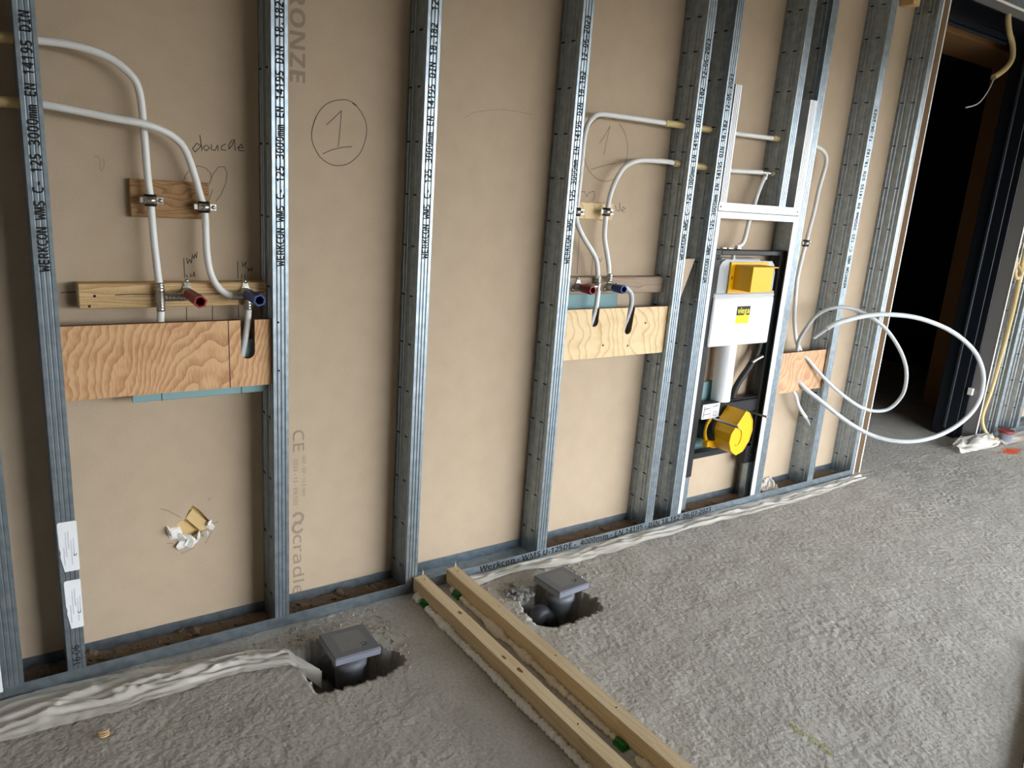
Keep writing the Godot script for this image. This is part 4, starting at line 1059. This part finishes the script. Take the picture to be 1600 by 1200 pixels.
func build_toilet():
	var t := thing("toilet_frame", "black toilet installation frame holding cistern, flush pipe and yellow outlet cover", "toilet frame", Vector3(2.98, 0.2, -0.07))
	for x in [[2.728, 2.772], [3.202, 3.248]]:
		var g := Geo.new()
		g.box(Vector3(x[0], 0.208 if x[0] < 3.0 else 0.30, -0.075), Vector3(x[1], 1.308, -0.03), 0.004)
		if x[0] > 3.0:
			g.box(Vector3(3.166, 0.215, -0.072), Vector3(3.246, 0.335, -0.034), 0.003)
		obj("frame_post", g, M.frame, t)
		g = Geo.new()
		g.box(Vector3(x[0] + 0.006, 0.01, -0.070), Vector3(x[1] - 0.004, 0.24, -0.036), 0.002)
		obj("frame_leg", g, M.zinc, t)
		g = Geo.new()
		g.lathe([Vector2(0, 0.001), Vector2(0.011, 0.001), Vector2(0.012, 0)], Vector3(lerpf(x[0], x[1], 0.5), 1.272, -0.03), Vector3(0, 0, 1), 14)
		obj("frame_hole", g, M.black, t)
	obj("top_bar", bx(Vector3(2.772, 1.283, -0.072), Vector3(3.202, 1.306, -0.031), 0.003), M.frame, t)
	var g := Geo.new()
	g.box(Vector3(2.772, 0.50, -0.055), Vector3(3.202, 0.575, -0.034), 0.003)
	g.box(Vector3(2.772, 0.555, -0.075), Vector3(3.202, 0.578, -0.034), 0.003)
	obj("cross_plate", g, M.frame, t)
	obj("lower_bar", bx(Vector3(2.772, 0.296, -0.075), Vector3(3.202, 0.328, -0.034), 0.003), M.frame, t)
	g = Geo.new()
	g.box(Vector3(3.12, 0.33, -0.07), Vector3(3.20, 0.50, -0.045), 0.003)
	g.lathe([Vector2(0.0, 0.002), Vector2(0.009, 0.002), Vector2(0.009, -0.004)], Vector3(3.20, 0.262, -0.031), Vector3(0, 0, 1), 10)
	obj("bolt_bracket", g, M.frame, t)
	# cistern: shoulders, body, front cover
	g = Geo.new()
	g.prism(PackedVector2Array([Vector2(2.752, 1.095), Vector2(3.185, 1.095), Vector2(3.185, 1.20), Vector2(3.172, 1.238), Vector2(3.150, 1.256), Vector2(2.815, 1.262), Vector2(2.790, 1.25), Vector2(2.768, 1.215), Vector2(2.752, 1.17)]), -0.118, -0.038)
	g.box(Vector3(2.80, 1.245, -0.11), Vector3(3.08, 1.266, -0.05), 0.005)
	obj("cistern_tank", g, M.grey_plastic, t)
	g = Geo.new()
	g.box(Vector3(2.748, 1.083, -0.118), Vector3(3.188, 1.108, -0.022), 0.006)
	obj("cistern_rim", g, M.grey_plastic, t)
	g = Geo.new()
	g.box(Vector3(2.750, 0.857, -0.110), Vector3(3.184, 1.087, -0.018), 0.006)
	obj("cistern_cover", g, M.white_plastic, t)
	g = Geo.new()
	g.lathe([Vector2(0.009, 0), Vector2(0.009, 0.03), Vector2(0, 0.03)], Vector3(2.876, 1.258, -0.05), Vector3(0, 1, 0), 12)
	obj("filling_valve", g, M.pipe, t)
	for x in [2.79, 2.83, 2.89]:
		g = Geo.new()
		g.box(Vector3(x, 1.308, -0.065), Vector3(x + 0.03, 1.317, -0.045), 0.002)
		obj("pipe_clip", g, M.chrome, t)
	# yellow access frame
	g = Geo.new()
	g.box(Vector3(2.845, 1.104, -0.034), Vector3(3.118, 1.251, -0.028), 0.001)
	obj("access_plate", g, M.yellow, t)
	g = Geo.new()
	g.box(Vector3(2.873, 1.126, -0.028), Vector3(3.020, 1.241, 0.075), 0.0015)
	g.box(Vector3(3.020, 1.236, -0.028), Vector3(3.055, 1.241, 0.075))
	g.box(Vector3(3.020, 1.126, -0.028), Vector3(3.045, 1.131, 0.075))
	obj("access_box", g, M.yellow, t)
	obj("access_hole", bx(Vector3(2.856, 1.172, -0.0285), Vector3(2.864, 1.186, -0.0272)), M.red, t)
	# label on the cover
	var lab := obj("label", bx(Vector3(2.917, 1.003, -0.018), Vector3(3.012, 1.046, -0.0172)), M.black, t)
	letters("label_text", "viega", 0.026, 0.082, Vector3(2.924, 1.0235, -0.0168), 0.0, M.label_yellow, lab, "bold")
	obj("label", bx(Vector3(2.917, 0.963, -0.018), Vector3(3.012, 1.003, -0.0172)), M.label_yellow, t)
	# pipes
	g = Geo.new()
	g.tube([Vector3(2.934, 0.87, -0.06), Vector3(2.934, 0.80, -0.06), Vector3(2.937, 0.70, -0.06), Vector3(2.940, 0.575, -0.06)], 0.0475, 24)
	obj("flush_pipe", g, M.white_plastic, t)
	obj("drain_hose", pipe([Vector3(3.192, 0.90, -0.062), Vector3(3.186,0.843,-0.062),Vector3(3.168,0.782,-0.062),Vector3(3.125,0.722,-0.062),Vector3(3.078,0.670,-0.062),Vector3(3.048,0.625,-0.062),Vector3(3.035,0.57,-0.062)], 0.0165, 14), M.rubber, t)
	obj("hose_valve", pipe([Vector3(3.125, 0.755, -0.045), Vector3(3.15, 0.77, -0.04), Vector3(3.185, 0.785, -0.035)], 0.009, 8), M.steel, t)
	obj("outlet_pipe", pipe([Vector3(2.90, 0.43, -0.11), Vector3(2.90, 0.43, -0.07), Vector3(2.91, 0.44, -0.02)], 0.062, 20), M.rubber, t)
	var prof := [Vector2(2.958, 0.556), Vector2(2.985, 0.545), Vector2(3.016, 0.505), Vector2(3.025, 0.454), Vector2(3.011, 0.400), Vector2(2.975, 0.353), Vector2(2.928, 0.339), Vector2(2.888, 0.366), Vector2(2.867, 0.410), Vector2(2.872, 0.45)]
	g = Geo.new()
	g.prism(PackedVector2Array(prof), -0.025, 0.088)
	obj("outlet_cover", g, M.yellow, t)
	g = Geo.new()
	var ring := []
	for p in prof:
		ring.append(Vector3(p.x, p.y, 0.088))
	ring.append(ring[0])
	g.tube(ring, 0.0028, 6, false)
	var lip := []
	for k in 13:
		var a := PI * 1.05 + PI * 1.2 * k / 12.0
		lip.append(Vector3(2.925 + 0.026 * cos(a + 0.9), 0.43 + 0.042 * sin(a + 0.9), 0.090))
	g.tube(lip, 0.0035, 6)
	obj("cover_rim", g, M.yellow, t)
	g = Geo.new()
	var band := []
	for k in 15:
		var a := PI * 0.55 + PI * 1.0 * k / 14.0
		band.append(Vector3(2.925 + 0.078 * cos(a), 0.43 + 0.088 * sin(a), -0.045))
	g.tube(band, 0.010, 8)
	g.box(Vector3(2.845, 0.352, -0.055), Vector3(2.90, 0.385, -0.02), 0.003)
	obj("outlet_clamp", g, M.yellow, t)
	for a in [[Vector3(2.874, 0.495, -0.035), 0.122], [Vector3(3.168, 0.495, -0.035), 0.06]]:
		g = Geo.new()
		var rod := []
		var z := 0.0
		while z < a[1] + 0.035:
			rod.append(Vector2(0.0062, z))
			rod.append(Vector2(0.0054, z + 0.002))
			z += 0.004
		rod.append(Vector2(0, z))
		g.lathe(rod, a[0], Vector3(0, 0, 1), 12)
		obj("threaded_rod", g, M.steel, t)
	# instruction sticker
	var s := obj("instruction_sticker", bx(Vector3(2.79, 0.497, -0.034), Vector3(2.912, 0.571, -0.0333)), M.sticker, t)
	g = Geo.new()
	g.stroke([Vector2(2.800, 0.503), Vector2(2.804, 0.562)], 0.004, -0.0329)
	g.stroke([Vector2(2.803, 0.548), Vector2(2.842, 0.55)], 0.004, -0.0329)
	g.stroke([Vector2(2.802, 0.52), Vector2(2.845, 0.522)], 0.003, -0.0329)
	g.stroke([Vector2(2.848, 0.500), Vector2(2.85, 0.567)], 0.002, -0.0329)
	g.stroke([Vector2(2.862, 0.555), Vector2(2.90, 0.560)], 0.004, -0.0329)
	g.stroke([Vector2(2.87, 0.53), Vector2(2.89, 0.53), Vector2(2.89, 0.51), Vector2(2.87, 0.51), Vector2(2.87, 0.53)], 0.002, -0.0329)
	obj("sticker_drawing", g, M.ink, s)
	obj("green_backing", bx(Vector3(2.76, 0.285, -0.124), Vector3(3.0, 0.66, -0.108), 0.002), M.teal, t)

func lumpy(path0: Vector3, path1: Vector3, r: float, seed_: int, big := 0.0) -> Geo:
	var n := noise(seed_, 1.0)
	var pts := []
	var rs := []
	var l := path0.distance_to(path1)
	var count := int(l / 0.0042)
	for i in count + 1:
		var s := l * i / count
		var wob: float = absf(sin(s * PI / 0.021 + 1.5 * n.get_noise_2d(s * 9.0, 3.0)))
		rs.append(r * (0.58 + 0.48 * wob + 0.35 * n.get_noise_2d(s * 11.0, 9.0)) + big * maxf(0.0, n.get_noise_2d(s * 6.0, 21.0)))
		pts.append(path0.lerp(path1, float(i) / count) + Vector3(0.003 * n.get_noise_2d(s * 20.0, 0.0), 0.003 * n.get_noise_2d(s * 20.0, 50.0), 0))
	var g := Geo.new()
	g.tube(pts, rs, 12)
	return g

func build_battens():
	for a in [[1.243, 1.294, 0.006, "left wooden batten on the floor, with knots and white foam on its left", "left"], [1.387, 1.437, 0.004, "right wooden batten lying on the floor, nearer the second drain", "right"]]:
		var t := thing("wood_batten", a[3], "batten", Vector3(a[0], 0, a[2]))
		var body := obj("batten_body", bx(Vector3(0, 0.010, a[0] - a[1]), Vector3(2.9 - a[2], 0.068, 0), 0.003), M.batten, t)
		body.transform = Transform3D(Basis(Vector3(0, 0, 1), Vector3(0, 1, 0), Vector3(-1, 0, 0)), Vector3.ZERO)
		var g := Geo.new()
		var spots := [[0.03, 0.30, 0.006, 0.011], [0.02, 0.59, 0.005, 0.012], [0.027, 0.67, 0.006, 0.014]] if a[0] < 1.3 else [[0.03, 0.33, 0.002, 0.004]]
		for k in spots:
			g = Geo.new()
			for i in 12:
				var p := TAU * i / 12.0
				var q := TAU * (i + 1) / 12.0
				var c := Vector3(a[0] + k[0], 0.0684, k[1])
				g.tri(c, c + Vector3(cos(q) * k[2], 0, sin(q) * k[3]), c + Vector3(cos(p) * k[2], 0, sin(p) * k[3]))
			obj("wood_knot", g, M.knot, t)
		for z in [0.04, 0.66, 0.95]:
			g = Geo.new()
			g.lathe([Vector2(0, 0.0006), Vector2(0.0025, 0.0006), Vector2(0.0032, 0)], Vector3(a[0] + 0.03, 0.068, z), Vector3(0, 1, 0), 8)
			obj("screw", g, M.ink, t)
		g = Geo.new()
		g.tri(Vector3(a[1] - 0.012, 0.068, 0.006), Vector3(a[1] - 0.006, 0.068, 0.007), Vector3(a[1] - 0.010, 0.096, 0.004))
		g.tri(Vector3(a[1] - 0.006, 0.068, 0.007), Vector3(a[1] - 0.009, 0.068, 0.003), Vector3(a[1] - 0.010, 0.096, 0.004))
		g.tri(Vector3(a[1] - 0.009, 0.068, 0.003), Vector3(a[1] - 0.012, 0.068, 0.006), Vector3(a[1] - 0.010, 0.096, 0.004))
		obj("wood_splinter", g, M.pine, t)
	var f := thing("foam_bead", "white expanding foam line along the left side of the left batten", "foam", Vector3(1.238, 0, 0.05))
	obj("foam_strand", lumpy(Vector3(1.236, 0.012, 0.045), Vector3(1.234, 0.012, 0.085), 0.017, 71), M.foam, f)
	obj("foam_strand", lumpy(Vector3(1.233, 0.010, 0.135), Vector3(1.234, 0.010, 2.9), 0.0145, 72), M.foam, f)
	f = thing("foam_bead", "greyish lumpy foam line in the gap between the two battens", "foam", Vector3(1.38, 0, 0.05))
	obj("foam_strand", lumpy(Vector3(1.384, 0.010, 0.055), Vector3(1.383, 0.010, 0.085), 0.013, 73), M.foam_old, f)
	obj("foam_strand", lumpy(Vector3(1.381, 0.009, 0.13), Vector3(1.381, 0.009, 1.00), 0.012, 74, 0.02), M.foam_old, f)
	obj("foam_strand", lumpy(Vector3(1.381, 0.009, 1.08), Vector3(1.381, 0.009, 2.9), 0.012, 75, 0.02), M.foam_old, f)
	for s in [[1.228, 0.088, "green plastic wedge under the left batten, in its foam line"], [1.366, 0.085, "green plastic wedge in the batten gap near the wall"], [1.366, 1.0, "green plastic wedge in the batten gap at the bottom of the picture"]]:
		var t := thing("green_wedge", s[2], "wedge", Vector3(s[0], 0, s[1]))
		obj("wedge_body", bx(Vector3(s[0], 0.001, s[1]), Vector3(s[0] + 0.06, 0.010, s[1] + 0.045), 0.001), M.green, t)
		obj("wedge_top", bx(Vector3(s[0] + 0.004, 0.010, s[1] + 0.002), Vector3(s[0] + 0.017, 0.024, s[1] + 0.043), 0.002), M.green, t)

func build_drain(c: Vector3, turn: float, label: String, bend: Vector3):
	var t := thing("shower_drain", label, "drain", Vector3(c.x, 0, c.z))
	var B := Basis(Vector3(0, 1, 0), turn)
	var at := Vector3(c.x, 0, c.z)
	var g := Geo.new()
	g.box(Vector3(-0.076, 0.050, -0.076), Vector3(0.076, 0.060, 0.076), 0.0025, B, at)
	obj("cover_plate", g, M.drain, t)
	g = Geo.new()
	g.box(Vector3(-0.076, 0.034, 0.070), Vector3(0.076, 0.055, 0.077), 0.002, B, at)
	g.box(Vector3(-0.077, 0.034, -0.076), Vector3(-0.070, 0.055, 0.076), 0.002, B, at)
	g.box(Vector3(0.070, 0.034, -0.076), Vector3(0.077, 0.055, 0.076), 0.002, B, at)
	obj("cover_lip", g, M.drain_edge, t)
	g = Geo.new()
	var pts := [Vector3(-0.045, 0.0606, -0.052), Vector3(0.045, 0.0606, -0.052), Vector3(0.052, 0.0606, 0.02), Vector3(0.018, 0.0606, 0.050), Vector3(-0.045, 0.0606, 0.050)]
	for k in range(1, 4):
		g.tri(at + B * pts[0], at + B * pts[k + 1], at + B * pts[k])
	obj("cover_print", g, M.drain_mark, t)
	g = Geo.new()
	g.lathe([Vector2(0.004, 0.0), Vector2(0.0, 0.001)], at + B * Vector3(-0.005, 0.0602, -0.004), Vector3(0, 1, 0), 8)
	var ring := []
	for k in 11:
		ring.append(at + B * Vector3(0.034 + 0.009 * cos(TAU * k / 10.0), 0.0607, 0.034 + 0.009 * sin(TAU * k / 10.0)))
	g.tube(ring, 0.0008, 4, false)
	obj("cover_mark", g, M.drain_dark, t)
	g = Geo.new()
	g.lathe([Vector2(0.052, 0.05), Vector2(0.052, 0.030), Vector2(0.054, 0.028), Vector2(0.052, 0.026), Vector2(0.052, 0.018), Vector2(0.054, 0.016), Vector2(0.052, 0.014), Vector2(0.052, 0.0), Vector2(0.056, -0.004), Vector2(0.056, -0.020), Vector2(0.048, -0.028), Vector2(0.040, -0.14)], at, Vector3(0, 1, 0), 28)
	obj("drain_neck", g, M.drain, t)
	obj("drain_bend", pipe([at + Vector3(0, -0.12, 0), at + bend * 0.45 + Vector3(0, -0.09, 0), at + bend * 0.8 + Vector3(0, -0.05, 0), at + bend + Vector3(0, -0.09, 0.0)], 0.032, 16), M.drain_dark, t)

func film(label: String, inner: Array, outer: Array, seed_: int, lift: float, nu: int, nv: int):
	var n := noise(seed_, 1.0, FastNoiseLite.TYPE_SIMPLEX_SMOOTH, 2)
	var rows := []
	for i in nu + 1:
		var u := float(i) / nu
		var row := []
		for j in nv + 1:
			var v := float(j) / nv
			var k := u * (inner.size() - 1)
			var a: int = min(int(k), inner.size() - 2)
			var p: Vector3 = inner[a].lerp(inner[a + 1], k - a).lerp(outer[a].lerp(outer[a + 1], k - a), v)
			var s: float = n.get_noise_2d(p.x * 2.2, v * 3.4 + p.x * 0.9)
			var fold: float = pow(1.0 - absf(s), 3.0) * lift * sin(PI * clampf(v, 0.04, 0.97))
			p.y += 0.004 + fold + 0.0025 * n.get_noise_2d(p.x * 30.0, v * 9.0)
			p.z += 0.008 * n.get_noise_2d(p.x * 7.0, v * 2.0 + 30.0)
			if v > 0.999:
				p.y = maxf(p.y, 0.005)
			row.append(p)
		rows.append(row)
	var g := Geo.new()
	for i in nu:
		for j in nv:
			g.quad(rows[i][j], rows[i][j + 1], rows[i + 1][j + 1], rows[i + 1][j], true)
	tag(obj("plastic_film", g, M.film), label, "plastic film")

func build_floor_things():
	build_drain(Vector3(0.881, 0, 0.266), -0.03, "square grey shower drain in the left floor hole, left of the battens", Vector3(-0.05, 0, -0.08))
	build_drain(Vector3(1.752, 0, 0.264), 0.06, "square grey shower drain in the right floor hole, right of the battens", Vector3(-0.13, 0, 0.02))
	film("crumpled milky plastic film along the left track running into the left drain hole", [Vector3(-0.6, 0, 0.005), Vector3(-0.2, 0, 0.004), Vector3(0.1, 0, 0.006), Vector3(0.3, 0, 0.03), Vector3(0.45, 0.0, 0.07), Vector3(0.6, 0.01, 0.10), Vector3(0.70, 0.005, 0.14), Vector3(0.79, -0.04, 0.24)], [Vector3(-0.6, 0, 0.20), Vector3(-0.2, 0, 0.19), Vector3(0.05, 0, 0.19), Vector3(0.22, 0, 0.205), Vector3(0.40, 0, 0.195), Vector3(0.55, 0, 0.19), Vector3(0.70, 0.005, 0.225), Vector3(0.775, -0.07, 0.30)], 81, 0.030, 150, 30)
	film("crumpled milky plastic film along the right floor track", [Vector3(1.45, 0.004, 0.004), Vector3(1.7, 0.004, 0.004), Vector3(2.0, 0.004, 0.004), Vector3(2.4, 0.004, 0.004), Vector3(3.0, 0.002, 0.004), Vector3(3.6, 0, 0.004), Vector3(4.17, 0, 0.004)], [Vector3(1.47, 0, 0.075), Vector3(1.66, 0, 0.05), Vector3(1.95, 0, 0.11), Vector3(2.4, 0, 0.09), Vector3(3.0, 0, 0.10), Vector3(3.6, 0, 0.11), Vector3(4.2, 0, 0.07)], 83, 0.018, 170, 14)
	film("crumpled film heap at the foot of the right door jamb", [Vector3(5.35, 0, -0.05), Vector3(5.5, 0.04, -0.06), Vector3(5.65, 0.05, 0.0), Vector3(5.85, 0.02, 0.004)], [Vector3(5.30, 0, 0.09), Vector3(5.5, 0, 0.10), Vector3(5.7, 0, 0.12), Vector3(5.86, 0, 0.09)], 85, 0.06, 40, 14)
	film("plastic film in front of the far floor track at the right picture edge", [Vector3(5.9, 0, 0.004), Vector3(6.3, 0, 0.004), Vector3(6.7, 0, 0.004)], [Vector3(5.85, 0, 0.12), Vector3(6.2, 0, 0.14), Vector3(6.7, 0, 0.14)], 86, 0.02, 40, 10)
	var rng := RandomNumberGenerator.new()
	rng.seed = 5
	var g := Geo.new()
	for i in 360:
		var x := rng.randf_range(-0.5, 1.26) if i < 270 else rng.randf_range(1.95, 3.6)
		var s := rng.randf_range(0.004, 0.011) * (1.0 if i % 9 else 1.7)
		g.lump(Vector3(x, 0.005 + s * 0.4, rng.randf_range(-0.115, -0.025)), Vector3(s * 1.3, s * 0.7, s), rng)
	var dn := noise(91, 1.0, FastNoiseLite.TYPE_SIMPLEX_SMOOTH, 3)
	for span in [[-1.19, 1.29], [1.9, 4.1]]:
		var nx := int((span[1] - span[0]) / 0.01)
		var D := func(i: int, j: int) -> Vector3:
			var x: float = span[0] + 0.01 * i
			var z := -0.121 + 0.0117 * j
			return Vector3(x, 0.0095 + 0.006 * dn.get_noise_2d(x * 18.0, z * 18.0) + 0.004 * dn.get_noise_2d(x * 60.0, z * 60.0), z)
		for i in nx:
			for j in 10:
				g.quad(D.call(i, j), D.call(i, j + 1), D.call(i + 1, j + 1), D.call(i + 1, j), true)
	var rub := obj("track_rubble", g, M.stone)
	tag(rub, "brown grit and rubble lying inside the floor tracks", "rubble")
	rub.set_meta("kind", "stuff")
	g = Geo.new()
	for i in 420:
		var near: Vector2 = [Vector2(1.60, 0.17), Vector2(1.57, 0.34), Vector2(1.92, 0.16), Vector2(1.05, 0.17), Vector2(0.75, 0.10), Vector2(1.02, 0.30)][i % 6]
		var p: Vector2 = near + Vector2(rng.randfn(0, 0.05), rng.randfn(0, 0.05))
		if Geometry2D.is_point_in_polygon(p, PackedVector2Array(HOLE_A)) or Geometry2D.is_point_in_polygon(p, PackedVector2Array(HOLE_B)) or p.y < 0.03 or (p.x > 1.2 and p.x < 1.45):
			continue
		var s := rng.randf_range(0.002, 0.0055)
		g.lump(Vector3(p.x, floor_y(p.x, p.y) + s * 0.3, p.y), Vector3(s * 1.2, s * 0.8, s), rng)
	var grit := obj("floor_grit", g, M.grit)
	tag(grit, "loose pale grit around the two floor holes", "grit")
	grit.set_meta("kind", "stuff")
	g = Geo.new()
	for i in 26:
		var p := Vector3(1.585 + rng.randfn(0, 0.022), 0.008, 0.215 + rng.randfn(0, 0.03))
		var s := rng.randf_range(0.006, 0.014)
		g.lump(p, Vector3(s, s * 0.9, s), rng)
	var lump_obj := obj("concrete_lump", g, M.drain_mark)
	tag(lump_obj, "grey broken concrete lumps on the left rim of the right drain hole", "rubble")
	lump_obj.set_meta("kind", "stuff")
	var w := thing("wood_chip", "small curled wood chip on the floor in the lower left corner", "wood chip", Vector3(0.169, 0, 0.292))
	g = Geo.new()
	for k in 3:
		var pts := []
		for i in 9:
			var a := PI * i / 8.0
			pts.append(Vector3(0.169 + 0.012 * cos(a), 0.006 + 0.004 * k, 0.290 + 0.008 * sin(a) - 0.004 * k))
		g.tube(pts, 0.0025, 6)
	obj("chip_curl", g, M.pine, w)
	var b := thing("loose_board", "grey sheet with brown edge lying on the floor in the lower right corner", "board", Vector3(2.7, 0, 1.75))
	g = Geo.new()
	var p1 := Vector2(2.30, 1.68)
	var p2 := Vector2(2.80, 1.515)
	var d := (p2 - p1).normalized()
	var turn := -atan2(d.y, d.x)
	var B := Basis(Vector3(0, 1, 0), turn)
	g.box(Vector3(-0.3, 0.006, 0.0), Vector3(0.9, 0.019, 0.6), 0.001, B, Vector3(p1.x, 0, p1.y))
	obj("board_edge", g, M.ply_edge, b)
	g = Geo.new()
	g.box(Vector3(-0.298, 0.019, 0.002), Vector3(0.898, 0.021, 0.598), 0.0005, B, Vector3(p1.x, 0, p1.y))
	obj("board_sheet", g, M.pale_sheet, b)
	for a in [[Vector3(5.74, 0, 0.21), 0.10, M.orange, "orange spray paint blotch on the floor at the right edge"], [Vector3(1.90, 0, 1.28), 0.06, M.lime, "faint yellow-green paint streak on the floor at the bottom right"]]:
		g = Geo.new()
		for i in (220 if a[1] > 0.08 else 90):
			var q: Vector3 = a[0] + (Vector3(rng.randfn(0, 0.045), 0, rng.randfn(0, 0.018)) if a[1] > 0.08 else Vector3(rng.randfn(0.0, 0.007), 0, rng.randf_range(-0.07, 0.07)))
			var s := rng.randf_range(0.004, 0.010) if a[1] > 0.08 else rng.randf_range(0.0012, 0.003)
			q.y = floor_y(q.x, q.z) + 0.0012
			for i2 in 7:
				var u := TAU * i2 / 7.0
				var v := TAU * (i2 + 1) / 7.0
				g.tri(q + Vector3(0, 0.0005, 0), q + Vector3(cos(v), 0, sin(v)) * s, q + Vector3(cos(u), 0, sin(u)) * s)
		var o := obj("paint_mark", g, a[2])
		tag(o, a[3], "paint mark")
		o.set_meta("kind", "stuff")

func _ready():
	set_up()
	make_materials()
	build_floor()
	build_shell()
	build_board_wall()
	build_track(-1.2, 1.30, "left floor track under the studs left of the battens")
	var t := build_track(1.302, 4.16, "right floor track with black printed lettering on its front flange")
	letters("printed_text", "Werkcon - WMS U-125DE -  4000mm - EN 14195 - DIN 18.182  06-03-2023", 0.024, 1.37, Vector3(1.545, 0.024, 0.0006), 0.0, M.ink, t, "bold")
	build_studs()
	build_header()
	build_end_of_wall()
	build_doorway()
	build_shower()
	build_basin()
	build_coils()
	build_toilet()
	build_battens()
	build_floor_things()
